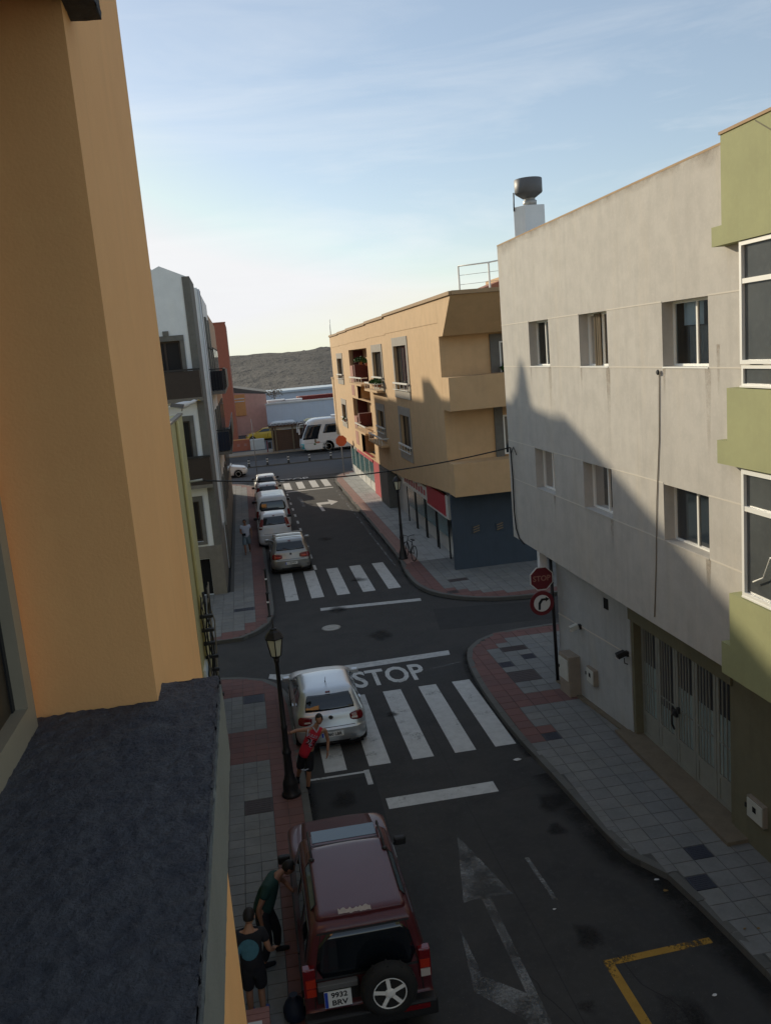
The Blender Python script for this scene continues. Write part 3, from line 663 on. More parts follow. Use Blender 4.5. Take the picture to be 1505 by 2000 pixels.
# green building next door
gn = thing('green_building', 'olive green building with white glazed bays at the right edge', 'building', (6.9,11.85,0))
XG = 6.9
def gpan(poly, x=XG, d=.35, m='green_paint'):
    mb = MB(); mb.prism_axis(poly, (x,0,0), Y_, Z_, X_*d); return mb.build('wall_panel', m, gn)
gpan([(2,10.29),(12.09,10.29),(12.09,10.56),(11.82,10.56),(11.82,11.76),(2,11.76)])
gpan([(2,7.15),(12.02,7.15),(12.02,7.5),(11.74,7.5),(11.74,8.28),(2,8.28)])
gpan([(2,3.85),(11.98,3.85),(11.98,4.36),(11.74,4.36),(11.74,5.2),(2,5.2)])
mb = MB(); mb.prism_axis([(2,11.76),(11.84,11.76),(11.84,11.8),(2,11.8)], (XG-.02,0,0), Y_, Z_, X_*.4); mb.build('coping', 'orange_cap', gn)
mb = MB(); mb.prism_axis([(11.0,11.755),(10.35,11.38),(10.35,11.36),(10.97,11.72)], (XG-.003,0,0), Y_, Z_, X_*.01); mb.build('groove', 'olive_paint', gn)
mb = MB(); mb.quad((XG+.3,2,3.85),(XG+.3,11.9,3.85),(XG+.3,11.9,11.7),(XG+.3,2,11.7)); mb.quad((XG+.35,11.88,3.85),(17,11.88,3.85),(17,11.88,11.7),(XG+.35,11.88,11.7)); mb.quad((XG+.1,2,11.7),(XG+.1,11.9,11.7),(17,11.9,11.7),(17,2,11.7)); mb.quad((XG+.1,2,3.9),(XG+.1,11.95,3.9),(12,11.95,3.9),(12,2,3.9)); mb.build('wall', 'stucco_grey', gn)
mb = MB(); mb.box(7.95,12,2,13.45,.1,3.88); mb.build('ground_wall', 'olive_paint', gn)
for (z0,z1,sub) in ((8.30,10.28,True),(5.22,7.14,False)):
    for k in range(3):
        y1 = 11.44-k*2.3; y0 = y1-2.25
        if sub:
            f = window(gn, (XG+.1,y0,z0+.32), Y_, Z_, -X_, y1-y0, z1-z0-.32, fr=.055, thick=.07, div=(.5,), transom=.68, glass='bay_glass', room=0)
            f = window(gn, (XG+.1,y0,z0), Y_, Z_, -X_, y1-y0, .3, fr=.045, thick=.05, div=(.5,), glass='bay_glass', room=0)
        else:
            f = window(gn, (XG+.1,y0,z0+.02), Y_, Z_, -X_, y1-y0, z1-z0-.04, fr=.06, thick=.07, div=(.5,), transom=.70, glass='bay_glass', room=0)
            if k == 0:
                MB().tube([(XG+.02,y1-.3,z0+.3),(XG+.02,y1-.55,z0+.42),(XG+.02,y1-.72,z0+.75),(XG+.02,y1-.95,z0+.75)], .012, 5).build('stay', 'white_frame', f)
        MB().box(XG+.02,XG+.26,y0-.01,y0+y1-y0,z0-.004,z0+.02).build('sill', 'white_frame', f)
# meter boxes, cabinet, spotlights
def meter(y0, y1, z0, z1, label, x):
    r = thing('meter_box', label, 'meter box', (x,(y0+y1)/2,z0))
    MB().box(x-.07,x+.05,y0,y1,z0,z1).build('housing', 'cabinet', r, bevel=.008)
    MB().box(x-.085,x-.07,y0+.03,y1-.03,z0+.03,z1-.03).build('door', 'cabinet_white', r)
    MB().box(x-.09,x-.085,(y0+y1)/2-.05,(y0+y1)/2+.05,(z0+z1)/2-.02,(z0+z1)/2+.08).build('viewing_window', 'black_void', r)
    MB().box(x-.1,x-.08,y1-.02,y1+.02,(z0+z1)/2-.03,(z0+z1)/2+.05).build('hinge', 'dark_iron', r)
meter(19.2,19.66,.72,1.13,'white meter box flush on the grey wall beside the concrete cabinet',7.755)
meter(12.42,12.92,.72,1.12,'white meter box on the olive wall right of the gate',7.94)
cb = thing('utility_cabinet', 'stained concrete utility cabinet with a white door against the grey wall', 'utility cabinet', (7.5,20.4,.12))
MB().prism([(7.36,20.72),(7.40,20.12),(7.75,20.12),(7.72,20.72)], .12, 1.2).build('housing', 'cabinet', cb, bevel=.02)
MB().prism([(7.333,20.68),(7.372,20.16),(7.40,20.16),(7.36,20.68)], .55, 1.1).build('door', 'cabinet_white', cb)
MB().box(7.31,7.34,20.62,20.66,.8,.87).build('handle', 'dark_iron', cb)
def spot(y, x, z, label, m, tilt):
    r = thing('wall_lamp', label, 'wall lamp', (x,y,z), group='wall lamps on the grey ground floor')
    MB().box(x-.04,x+.02,y-.05,y+.05,z-.06,z+.06).build('bracket', 'dark_iron', r)
    c = Vector((x-.16,y,z)); MB().obox(c, Vector((.10,0,.03)), (0,.07,0), Vector((-.02,0,.06))).build('lamp_head', m, r, bevel=.01)
    MB().obox(c-Vector((.02,0,.07)), Vector((.085,0,.025)), (0,.06,0), Vector((-.002,0,.004))).build('lens', 'lens_clear', r)
    if tilt: MB().tube([(x-.1,y-.03,z-.08),(x-.1,y-.05,z-.2),(x-.02,y-.04,z-.24)], .012, 5).build('wire', 'cable', r)
spot(20.0,7.7,2.03,'pale spotlight on the grey wall above the concrete cabinet','cabinet_white',False)
spot(17.75,7.93,2.05,'dark wall lamp with a hanging wire at the gate corner','dark_iron',True)
dp = MB(); dp.box(7.2,7.4,21.35,21.55,3.25,3.8); tag(dp.build('drain_box', 'white_paint'), 'short white box hanging under the overhang above the stop sign', 'drain box')
# chimney on the roof
ch = thing('chimney', 'white rendered chimney with a drum shaped metal cowl on the grey roof', 'chimney', (7.85,22.6,11.25))
MB().prism([(7.46,22.75),(7.66,22.42),(8.2,22.45),(8.1,22.85),(7.7,22.95)], 11.2, 12.6).build('stack', 'white_wall', ch, bevel=.01)
MB().lathe([(.17,12.6),(.18,12.72),(.14,12.74),(.14,12.8),(.2,12.82)], (7.87,22.62,0), 20).build('neck', 'metal_light', ch)
MB().lathe([(.16,12.78),(.34,12.9),(.355,12.92),(.355,13.25),(.34,13.26),(.33,13.22)], (7.84,22.6,0), 28).build('cowl', 'metal_grey', ch)
MB().tube([(7.46,22.7,12.5),(7.46,22.66,12.95)], .018, 6).build('stay_rod', 'dark_iron', ch)
# cables
def cable(pts, r, label, m='cable', sag=0):
    mb = MB(); mb.tube(pts, r, 6); return tag(mb.build('cable', m), label, 'cable')
def sagline(a, b, s, n=16):
    a = Vector(a); b = Vector(b); return [a.lerp(b, i/n)-Z_*s*4*(i/n)*(1-i/n) for i in range(n+1)]
cable(sagline((-1.5,24.1,6.2),(7.05,22.95,6.35),.32,24), .019, 'black cable sagging across the street between the two facades')
cable([(7.07,22.95,6.35),(7.06,22.92,6.32),(7.05,22.86,6.2),(7.06,22.85,5.5),(7.05,22.86,4.6),(7.06,22.8,4.1),(7.07,22.6,3.86),(7.07,22.2,3.78)], .02, 'black cable running down the left corner of the grey wall')
cable([(7.06,22.86,6.2),(7.05,22.6,6.4),(7.06,22.4,6.2)], .012, 'thin loop of cable at the anchor on the grey corner')
cable([(7.085,14.18,8.45),(7.088,14.25,7.3),(7.087,14.4,6.2),(7.088,14.5,5.0),(7.088,14.62,3.95)], .009, 'thin rope hanging down the grey facade from an iron eye', 'cable_pale')
MB().lathe([(.03,-.02),(.05,0),(.03,.02)], (7.06,14.18,8.47), 8, axis='x').build('iron_eye', 'dark_iron')
tag(bpy.data.objects['iron_eye'], 'small rusty iron eye fixed under the top right grey window', 'hook')

# ------------------------------------------------------------------ orange building
ob = thing('orange_building', 'ochre three storey building with balconies over a shop, across the junction', 'building', (7.9,34.3,0))
XO = 7.9
def zoff(p): return p
W3u = (41.1,44.9,7.2,9.5)
main_holes = [(41.3,44.7,7.25,9.45),(48.8,52.0,7.45,9.25),(41.9,44.4,4.15,6.0),(49.6,51.9,4.55,5.85)]
base = 2.42
mb = MB()
wall_holes(mb, (XO,34.3,3.33), Y_, Z_, -X_, 54.4-34.3, 11.0-3.33, [(a-34.3,c-3.33,b-34.3,d-3.33) for a,b,c,d in main_holes], .22)
mb.prism_axis([(34.3,3.33),(39,3.02),(45,2.6),(51,2.43),(54.4,2.42),(54.4,3.33)], (XO,0,0), Y_, Z_, X_*.5)
# far volume with loggias between 54.4 and 63.4
wall_holes(mb, (XO,54.4,base), Y_, Z_, -X_, 75.4-54.4, 11.0-base, [(.001,7.32-base,63.4-54.4,9.55-base),(.001,4.2-base,63.4-54.4,6.15-base),(.001,6.2-base,60.3-54.4,7.28-base),(.001,.05,60.3-54.4,4.15-base),
     (68.0-54.4,7.4-base,71.2-54.4,9.0-base),(68.1-54.4,4.0-base,70.6-54.4,5.4-base)], .22)
mb.quad((XO,34.3,3.3),(12,34.3,3.3),(12,34.3,11),(XO,34.3,11)); mb.quad((XO,75.4,2.42),(20,75.4,2.42),(20,75.4,11),(XO,75.4,11)); mb.quad((XO,34.3,11),(XO,75.4,11),(20,75.4,11),(20,34.3,11))
mb.quad((12,34.3,3.3),(20,34.3,3.3),(20,34.3,11),(12,34.3,11))
mb.quad((XO,54.4,base),(XO,75.4,base),(8.6,75.4,base),(8.6,54.4,base)); mb.quad((XO,34.3,3.34),(XO,54.4,3.34),(8.6,54.4,3.34),(8.6,34.3,3.34))
mb.quad((8.9,54.4,2.4),(8.9,63.4,2.4),(8.9,63.4,10),(8.9,54.4,10)); mb.quad((XO,54.4,2.42),(8.9,54.4,2.42),(8.9,54.4,10),(XO,54.4,10)); mb.quad((XO,60.3,2.42),(8.9,60.3,2.42),(8.9,60.3,4.2),(XO,60.3,4.2)); mb.quad((XO,60.3,6.15),(8.9,60.3,6.15),(8.9,60.3,7.32),(XO,60.3,7.32))
for z in (7.3,4.18): mb.box(XO+.02,8.9,54.42,63.38,z-.06,z-.01)
mb.build('wall', 'orange_stucco', ob)
# near corner balconies, roof parapet
mb = MB(); mb.box(XO,13,33.15,34.28,6.72,8.02); mb.build('balcony', 'orange_stucco', ob)
mb = MB(); mb.prism_axis([(33.3,3.3),(34.28,3.3),(34.28,4.62),(33.3,4.62)], (XO,0,0), Y_, Z_, X_*5); mb.build('balcony', 'orange_stucco', ob)
mb = MB(); mb.prism_axis([(33.55,9.62),(34.28,9.62),(34.28,11.05),(31.9,11.05)], (XO-.02,0,0), Y_, Z_, X_*5); mb.build('roof_parapet', 'orange_stucco', ob)
for a,b,z in ((31.8,47,11.06),(47,54,11.0),(54,63.5,10.95),(63.5,69,10.9),(69,75.5,10.85)):
    MB().box(XO-.1,XO+.5,a,b,z-.02 if a > 31.8 else z-.005,z+.13).build('coping', 'orange_cap', ob)
    MB().box(XO-.02,XO+.1,max(a,34.29),b,z-.9,z-.021 if a > 31.8 else z-.006).build('parapet_band', 'orange_stucco', ob)
MB().box(XO,13,31.75,32.2,11.055,11.2).build('coping', 'orange_cap', ob)
MB().box(XO-.07,XO+.4,75.2,76.9,7.3,7.45).build('balcony_coping', 'orange_cap', ob)
MB().box(XO-.05,XO+.6,75.4,76.6,2.5,7.3).build('end_volume', 'orange_stucco', ob)
# blue-grey ground floor, shop front
MB().box(XO-.02,13.5,34.1,34.29,.1,3.298).build('ground_wall', 'blue_grey_paint', ob)
MB().box(8.3,8.62,34.29,36.1,.1,3.3).build('ground_wall', 'blue_grey_paint', ob)
for x in (8.86,9.86):
    r = MB().box(x-.16,x+.16,34.07,34.1,1.6,1.93).build('vent', 'blue_grey_paint', ob)
    for k in range(3): MB().obox((x,34.055,1.67+k*.1), (.13,0,.035), (0,.008,0), (0,0,.022)).build('slat', 'curtain_brown', r)
MB().box(8.45,8.6,36.1,54,.1,3.33).build('shop_wall', 'marble_white', ob)
MB().box(8.45,8.6,54,70,.1,base).build('shop_wall', 'marble_white', ob)
MB().quad((8.6,34.3,.126),(8.6,70,.126),(8.1,70,.126),(8.1,34.3,.126)).build('shop_floor', 'tile_pale', ob)
for y in (37.2,39.6,42.0,44.4):
    MB().box(8.16,8.20,y-1.0,y+1.0,1.05,2.35).build('shop_window', 'shop_glass', ob)
for y in (36.15,38.3,38.6,40.8,41.05,43.2,43.45,45.5): MB().box(8.14,8.2,y-.03,y+.03,.1,2.45).build('shop_post', 'dark_iron', ob)
for y in (57.6,60.0,62.4,64.8,67.2):
    MB().box(8.05,8.10,y-1.0,y+1.0,.75,2.05).build('shop_window', 'shop_glass', ob)
    MB().box(8.04,8.12,y+1.02,y+1.18,.1,2.3).build('shop_post', 'marble_white', ob)
MB().box(8.06,8.2,56.3,68.5,.1,.7).build('shop_plinth', 'marble_white', ob)
MB().box(8.1,8.2,36.05,40.0,2.0,2.9).build('shop_sign', 'shop_red', ob)
MB().box(8.08,8.22,35.6,36.05,1.95,2.98).build('sign_end', 'marble_white', ob)
MB().box(8.09,8.21,36.05,40.0,1.93,2.0).build('sign_rim', 'marble_white', ob)
MB().box(8.1,8.2,40.0,46.5,2.1,2.75).build('fascia', 'marble_white', ob)
for k in range(9): MB().box(8.085,8.1,40.4+k*.62,40.4+k*.62+.34,2.3,2.55+.08*(k%2)).build('fascia_mark', 'shop_red', ob)
MB().box(8.0,8.2,53.2,56.4,.1,2.42).build('red_shutter', 'shop_red', ob)
MB().box(7.85,8.5,50.0,53.0,.1,2.42).build('pillar', 'stone_trim', ob)
MB().box(7.95,8.1,56.4,64,2.15,2.5).build('red_awning', 'shop_red', ob)
# windows with grey stone surrounds
def owin(y0, y1, z0, z1, sur=True, rail=True):
    f = window(ob, (XO+.2, y0, z0), Y_, Z_, -X_, y1-y0, z1-z0, fr=.06, thick=.05, div=(.5,), mframe='dark_wood', glass='glass_dark', room=0)
    if sur:
        s = MB(); t = .34; x = XO-.035
        s.box(x,XO+.0,y0-t,y1+t,z1,z1+.42); s.box(x,XO+.0,y0-t,y0,z0,z1); s.box(x,XO+.0,y1,y1+t,z0,z1); s.box(x-.02,XO,y0-t,y1+t,z0-.4,z0); s.build('surround', 'stone_light', f)
    if rail:
        r = MB(); r.box(XO-.16,XO-.1,y0-.25,y1+.25,z0+.32,z0+.40); r.box(XO-.15,XO-.11,y0-.25,y1+.25,z0+.02,z0+.05)
        for k in range(5):
            yy = y0-.22+(y1-y0+.44)*k/4; r.box(XO-.14,XO-.12,yy-.015,yy+.015,z0+.05,z0+.32)
        for yy in (y0-.24,y1+.24): r.box(XO-.16,XO,yy-.015,yy+.015,z0+.32,z0+.36)
        r.build('railing', 'white_frame', f)
    return f
owin(41.3,44.7,7.25,9.45); owin(48.8,52.0,7.45,9.25); owin(41.9,44.4,4.15,6.0); owin(49.6,51.9,4.55,5.85)
owin(68.0,71.2,7.4,9.0); owin(68.1,70.6,4.0,5.4)
def balc(y0, y1, z, label=None):
    r = MB(); r.box(7.45,XO,y0,y1,z-.12,z); p = r.build('balcony', 'orange_stucco', ob)
    r = MB(); r.box(7.47,7.53,y0,y1,z+.34,z+.42)
    for k in range(6):
        yy = y0+.05+(y1-y0-.1)*k/5; r.box(7.485,7.515,yy-.02,yy+.02,z,z+.34)
    for yy in (y0+.03,y1-.03): r.box(7.5,XO,yy-.02,yy+.02,z+.35,z+.40)
    r.build('railing', 'white_frame', p)
balc(48.6,53.6,7.1); balc(48.6,53.6,4.0); balc(55,61,7.32); balc(55,60,4.2)
MB().box(XO-.02,XO+.3,61.8,63.3,6.35,8.45).build('loggia_pier', 'pink_and_lit_red', ob)  # pink puts the sunlight on this red face into its colour
MB().box(XO-.02,XO+.3,61.8,63.3,2.8,4.85).build('loggia_pier', 'pink_and_lit_red', ob)  # sunlit red painted as pink, lower floor
MB().box(XO+.05,8.88,61.2,61.75,7.35,8.5).build('loggia_side', 'dark_red_paint', ob)
MB().box(XO+.05,8.88,60.9,61.7,4.22,5.1).build('loggia_side', 'dark_red_paint', ob)
MB().box(XO+.3,8.88,63.2,63.38,7.35,9.5).build('loggia_side', 'dark_red_paint', ob)
MB().box(XO+.3,8.88,63.2,63.38,4.22,6.1).build('loggia_side', 'dark_red_paint', ob)
f = window(ob, (10.32,34.25,7.9), X_, Z_, -Y_, 1.6, 1.35, fr=.06, thick=.05, div=(.35,.6), mframe='white_frame', glass='glass_dark', room=0)
MB().box(9.95,10.32,34.2,34.3,7.95,9.55).build('surround', 'stone_trim', f); MB().box(10.32,12.3,34.2,34.3,9.25,9.55).build('surround', 'stone_trim', f)
f = window(ob, (10.3,34.25,4.7), X_, Z_, -Y_, 1.6, 1.6, fr=.06, thick=.05, div=(.5,), mframe='white_frame', glass='glass_dark', room=0)
MB().box(9.95,10.3,34.2,34.3,4.6,6.7).build('surround', 'stone_trim', f)
# roof railing, stair hut
rr = thing('roof_railing', 'thin white wire railing along the ochre roof corner', 'railing', (8.8,32.6,11.2))
rp_ = [(8.6,32.7),(10.2,32.7),(10.9,32.7)]
for x,y in ((8.7,33.6),(9.7,32.9),(10.65,32.3)): MB().box(x-.03,x+.03,y-.03,y+.03,11.1,12.2 if x < 10.6 else 12.32).build('post', 'white_frame', rr)
MB().tube([(8.7,33.6,12.2),(9.7,32.9,12.2),(10.65,32.3,12.28)], .03, 6).build('top_rail', 'white_frame', rr)
for z in (11.5,11.85): MB().tube([(8.7,33.6,z),(9.7,32.9,z),(10.65,32.3,z)], .008, 4).build('wire', 'metal_light', rr)
hut = thing('roof_hut', 'small ochre roof hut with terracotta tiles and a dark vent', 'roof hut', (13,38,11))
MB().box(11.6,14,37,40,11,12.0).build('wall', 'orange_stucco', hut)
mb = MB(); mb.prism_axis([(9.2,11.1),(14,11.1),(14,12.6)], (0,36.9,0), X_, Z_, Y_*3); mb.build('roof', 'terracotta', hut)
MB().box(11.9,12.5,36.6,37.2,12.0,13.2).build('chimney_stack', 'orange_stucco', hut)
for k in range(5): MB().box(12.1,12.8,36.4,36.58,12.55+k*.15,12.62+k*.15).build('vent_slat', 'leaf_dry' if k%2 else 'dark_iron', hut)
MB().tube([(7.95,74.8,11),(7.95,74.8,12.3)], .04, 5).build('antenna_mast', 'white_frame')
tag(bpy.data.objects['antenna_mast'], 'thin white mast at the far left end of the ochre roof', 'antenna')

# ------------------------------------------------------------------ own building (left edge, very near)
nb = thing('apartment_building', 'orange rendered building whose window bay fills the left edge', 'building', (-.36,2.64,0))
mb = MB()
mb.quad((-.36,2.64,8.15),(-.36,4.4,8.15),(-.36,4.4,15),(-.36,2.64,15))
mb.quad((-.36,2.64,8.1),(-.72,2.64,8.1),(-.72,2.64,10.26),(-.36,2.64,10.26))
mb.quad((-.36,2.64,2.6),(-.36,4.4,2.6),(-.36,4.4,8.15),(-.36,2.64,8.15)); mb.quad((-.36,2.64,2.6),(-.36,-2,2.6),(-.36,-2,7.9),(-.36,2.64,7.9))
mb.quad((-.36,4.4,0),(-6,4.4,0),(-6,4.4,15),(-.36,4.4,15)); mb.quad((-.36,-2,2.6),(-.36,4.4,2.6),(-1.7,4.4,2.6),(-1.7,-2,2.6))
mb.quad((-.72,2.64,8.1),(-.72,2.55,8.1),(-.72,2.55,10.26),(-.72,2.64,10.26))
mb.quad((-.36,2.64,10.26),(-.36,-2,10.26),(-.36,-2,15),(-.36,2.64,15)); mb.quad((-.36,2.64,10.26),(-.8,2.64,10.26),(-.8,-2,10.26),(-.36,-2,10.26))
mb.quad((-1.7,-6,0),(-1.7,4.4,0),(-1.7,4.4,2.6),(-1.7,-6,2.6)); mb.quad((-.36,-2,15),(-.36,4.4,15),(-6,4.4,15),(-6,-2,15))
mb.build('wall', 'near_orange', nb)
MB().box(-.36,-.125,-1.2,1.18,7.0,7.915).build('lower_wall', 'near_orange', nb)
from mathutils import noise as mno
def rough_block(name, x0,x1,y0,y1,z0,z1,m,parent,step=.012,amp=.004,faces='tse'):
    mb = MB()
    def grid(P, nu, nv):
        vs = []
        for j in range(nv+1):
            for i in range(nu+1):
                p, n = P(i/nu, j/nv); a = amp*(mno.noise(p*38)+.6*mno.noise(p*90)); vs.append(p+n*a)
        mb.add(vs, [(j*(nu+1)+i, j*(nu+1)+i+1, (j+1)*(nu+1)+i+1, (j+1)*(nu+1)+i) for j in range(nv) for i in range(nu)], 0, True)
    nx = max(2,int((x1-x0)/step)); ny = max(2,int((y1-y0)/step)); nz_ = max(2,int((z1-z0)/step))
    grid(lambda u,v: (Vector((x0+(x1-x0)*u, y0+(y1-y0)*v, z1)), Z_), nx, ny)
    grid(lambda u,v: (Vector((x0+(x1-x0)*u, y0+(y1-y0)*v, z0)), -Z_), nx, ny)
    grid(lambda u,v: (Vector((x1, y0+(y1-y0)*u, z0+(z1-z0)*v)), X_), ny, nz_)
    grid(lambda u,v: (Vector((x0+(x1-x0)*u, y1, z0+(z1-z0)*v)), Y_), nx, nz_)
    return mb.build(name, m, parent)
rough_block('window_sill', -.745,-.178,.3,2.79,8.17,8.2,'near_stone',nb,step=.008,amp=.0065)
rough_block('sill_face', -.36,-.172,.3,2.80,7.92,8.168,'near_grey',nb,step=.03,amp=.002)
rough_block('lintel', -.385,-.275,.5,2.79,10.2,10.6,'near_stone',nb,step=.02,amp=.006)
MB().box(-.80,-.70,2.50,2.57,8.2,10.25).build('window_stile', 'frame_alu', nb)
wf = MB().box(-.80,-.70,-.5,2.50,8.2,8.285).build('window_frame', 'frame_alu', nb)
MB().box(-.76,-.74,-.5,2.50,8.285,10.25).build('pane', 'near_glass', wf)
MB().box(-.79,-.735,2.475,2.50,8.285,10.25).build('sash', 'trim_black', wf)
MB().box(-.745,-.70,-.5,2.50,8.185,8.2).build('sill_bead', 'near_grey', nb)

# ------------------------------------------------------------------ yellow house
yh = thing('yellow_house', 'low pale yellow house squeezed between the orange bay and the white building', 'house', (-1.65,24.2,0))
mb = MB(); mb.box(-12,-1.65,4.6,24.2,0,8.0); mb.build('wall', 'yellow_wall', yh)
MB().box(-1.66,-1.60,4.6,24.25,.12,1.0).build('plinth', 'stone_base', yh)
MB().tube([(-1.60,21.5,8.0),(-1.60,21.5,.2)], .045, 8).build('downpipe', 'yellow_wall', yh)
MB().tube([(-1.60,19.2,8.0),(-1.60,19.2,.2)], .035, 8).build('downpipe', 'stone_trim', yh)
MB().box(-1.75,-1.62,4.6,24.24,8.0,8.05).build('coping', 'cabinet', yh)
for y in (6.5,10.5,14.5):
    f = MB().box(-1.67,-1.62,y,y+1.2,1.2,2.6).build('window', 'white_frame', yh); MB().box(-1.63,-1.60,y+.06,y+1.14,1.26,2.54).build('pane', 'pale_blue_and_sky_sheen', f)
f = MB().box(-1.67,-1.6,20.6,21.6,1.0,2.0).build('window', 'white_frame', yh); MB().box(-1.61,-1.585,20.66,21.54,1.05,1.95).build('pane', 'pale_blue_and_sky_sheen', f)
MB().tube([(-1.68,23.9,6.2),(-1.3,23.95,6.22)], .03, 6).build('cable_bracket', 'cabinet_white', yh)
gv = thing('cable_bundle', 'tangle of old cables and brackets down the yellow wall', 'cable bundle', (-1.5,21.5,.3))
for k in range(9):
    x = -1.56+.03*k*.7; y = 21.0+.18*k; rn = random.Random(k)
    MB().tube([(x+rn.uniform(-.03,.05), y+rn.uniform(-.15,.15), 3.7-.33*j) for j in range(10)], rn.choice([.012,.018,.025]), 5).build('cable', rn.choice(['cable','cable','cable_pale']), gv)
for k in range(7):
    z = 3.2-.38*k; MB().box(-1.62,-1.30-.02*(k%3),21.1+.1*k,21.22+.1*k,z-.05,z+.02).build('bracket', 'dark_iron', gv)
gl = thing('gull', 'grey and white gull perched on the yellow house edge', 'gull', (-1.62,24.0,8.1))
b = MB(); b.lathe([(.01,-.32),(.05,-.22),(.085,-.05),(.095,.08),(.07,.2),(.045,.26),(.055,.31),(.05,.36),(.012,.41),(.004,.46)], (0,0,0), 10, axis='x')
for v in b.v: v.z += .16+.10*max(0,(v.x-.12))*3-.05*max(0,-v.x)
for v in b.v: v += Vector((-1.62,24.0,8.1)); 
b.build('body', 'white_paint', gl)
w = MB(); 
for s in (-1,1): w.obox((-1.72,24+s*.085,8.26),(.17,0,-.03),(0,.012,0),(.02,0,.05))
w.build('wing', 'metal_grey', gl)
for s in (-1,1): MB().tube([(-1.62,24+s*.04,8.1),(-1.6,24+s*.04,8.2)], .01, 5).build('leg', 'curtain_brown', gl)
MB().tube([(-1.17,24,8.36),(-1.1,24,8.34)], [.014,.004], 5).build('beak', 'paint_yellow', gl)

# ------------------------------------------------------------------ white building and its tan neighbour (left row)
wb = thing('white_building', 'white gabled building with grey stone trim and dark balconies, left of the street', 'building', (-1.62,35,0))
YW = 35.0
mb = MB()
whs = [(-3.3,-2.12,8.2,10.3),(-3.3,-2.12,5.0,7.2),(-3.4,-2.15,2.35,4.0),(-3.4,-2.0,.12,1.62)]
wall_holes(mb, (-12,YW,0), X_, Z_, -Y_, 10.5, 12.45, [(a+12,c,b+12,d) for a,b,c,d in whs], .22)
mb.prism_axis([(-1.5,12.45),(-1.5,12.62),(-2.55,13.1),(-3.1,12.85),(-3.2,13.5),(-12,13.5),(-12,12.45)], (0,YW,0), X_, Z_, Y_*.3)
mb.box(-12,-3.2,YW+.3,62.6,12.4,13.48)
mb.quad((-1.5,35,0),(-1.5,40,0),(-1.5,40,12.6),(-1.5,35,12.6)); mb.quad((-1.5,35,12.6),(-1.5,40,12.6),(-3.3,40,12.6),(-3.3,35,12.6))
mb.box(-12,-1.42,40,51.8,0,12.65)
mb.build('wall', 'white_wall', wb)
MB().box(-1.76,-1.475,34.96,38.4,2.1,12.66).build('corner_pilaster', 'stone_trim', wb)
MB().box(-1.44,-1.34,40.5,41.5,0,12.6).build('corner_pilaster', 'stone_trim', wb)
MB().box(-12,-1.47,34.93,35.0,1.65,2.15).build('plinth', 'stone_base', wb); MB().box(-1.99,-1.47,34.93,35.0,.1,1.65).build('plinth', 'stone_base', wb)
MB().box(-1.51,-1.465,35,40,0,2.15).build('plinth', 'stone_base', wb); MB().box(-1.43,-1.385,40,51.8,0,2.15).build('plinth', 'stone_base', wb)
for i,(a,b,c,d) in enumerate(whs[:3]):
    f = window(wb, (a,YW+.2,c), X_, Z_, -Y_, b-a, d-c, fr=.07, thick=.06, div=(.5,), mframe='dark_wood', glass='glass_dull', room=0)
    s = MB(); s.box(b,b+.16,34.95,34.998,c,d); s.box(a-.1,b+.16,34.94,34.998,d,d+.2)
    if i == 2: s.box(a,b+.16,34.94,34.998,c-.12,c)
    s.build('surround', 'stone_trim', f)
    if i == 0: MB().box(-2.72,-2.5,34.92,34.999,10.5,10.68).build('keystone', 'stone_trim', f)
MB().box(-3.4,-2.0,35.2,35.25,.12,1.62).build('basement_dark', 'black_void', wb)  # black panel painted as the darkness inside the basement opening
for z0,z1,xr in ((8.1,9.2,-1.5),(4.72,5.85,-1.5)):
    bl = MB().box(-3.6,xr,34.35,34.97,z0-.14,z0).build('balcony', 'stone_base', wb)
    MB().box(-3.6,xr,34.35,34.40,z0,z1-.08).build('front_panel', 'dark_wood', bl); MB().box(xr-.05,xr,34.40,34.97,z0,z1-.08).build('side_panel', 'dark_wood', bl)
    MB().box(-3.6,xr+.03,34.32,34.43,z1-.07,z1).build('handrail', 'dark_iron', bl)
MB().tube([(-1.37,40.2,12.6),(-1.37,40.2,2)], .04, 8).build('downpipe', 'white_paint', wb)
for y,z in ((45,8.1),(48.5,8.1),(45,5.0),(48.5,5.0),(44,2.3),(47,2.3),(50,2.3),(45,10.2),(48.5,10.2)):
    h = 1.9 if z > 4 and z < 10 else 1.3
    f = MB().box(-1.44,-1.33,y-.15,y+1.35,z-.1,z+h+.15).build('window', 'stone_trim', wb); MB().box(-1.35,-1.32,y,y+1.2,z,z+h).build('pane', 'glass_dull', f)
for y0,y1,z in ((44,51.5,8.0),(44,51.5,5.0)):
    bl = MB().box(-1.42,-.78,y0,y1,z-.15,z).build('balcony', 'stone_base', wb)
    for k in range(24):
        y = y0+.03+(y1-y0-.06)*k/23; MB().box(-.81,-.79,y-.012,y+.012,z,z+1.05).build('baluster', 'dark_iron', bl)
    for x in (-1.3,-1.15,-1.0,-.9): MB().box(x-.012,x+.012,y0,y0+.03,z,z+1.05).build('baluster', 'dark_iron', bl)
    MB().box(-.83,-.77,y0,y1,z+1.05,z+1.1).build('handrail', 'dark_iron', bl); MB().box(-1.42,-.83,y0,y0+.04,z+1.05,z+1.1).build('handrail', 'dark_iron', bl)
    MB().box(-1.40,-.84,y0+.015,y0+.03,z+.05,z+.98).build('screen', 'bag_blue' if z < 6 else 'cloth_black', bl)
    MB().box(-.86,-.84,y0+.03,y1,z+.05,z+.98).build('screen', 'cloth_black', bl)
chs = thing('shadow_turret', 'unseen roof turret shaped to cast the spiked shadow on the grey facade', 'turret', (-4.2,39.4,13.5))
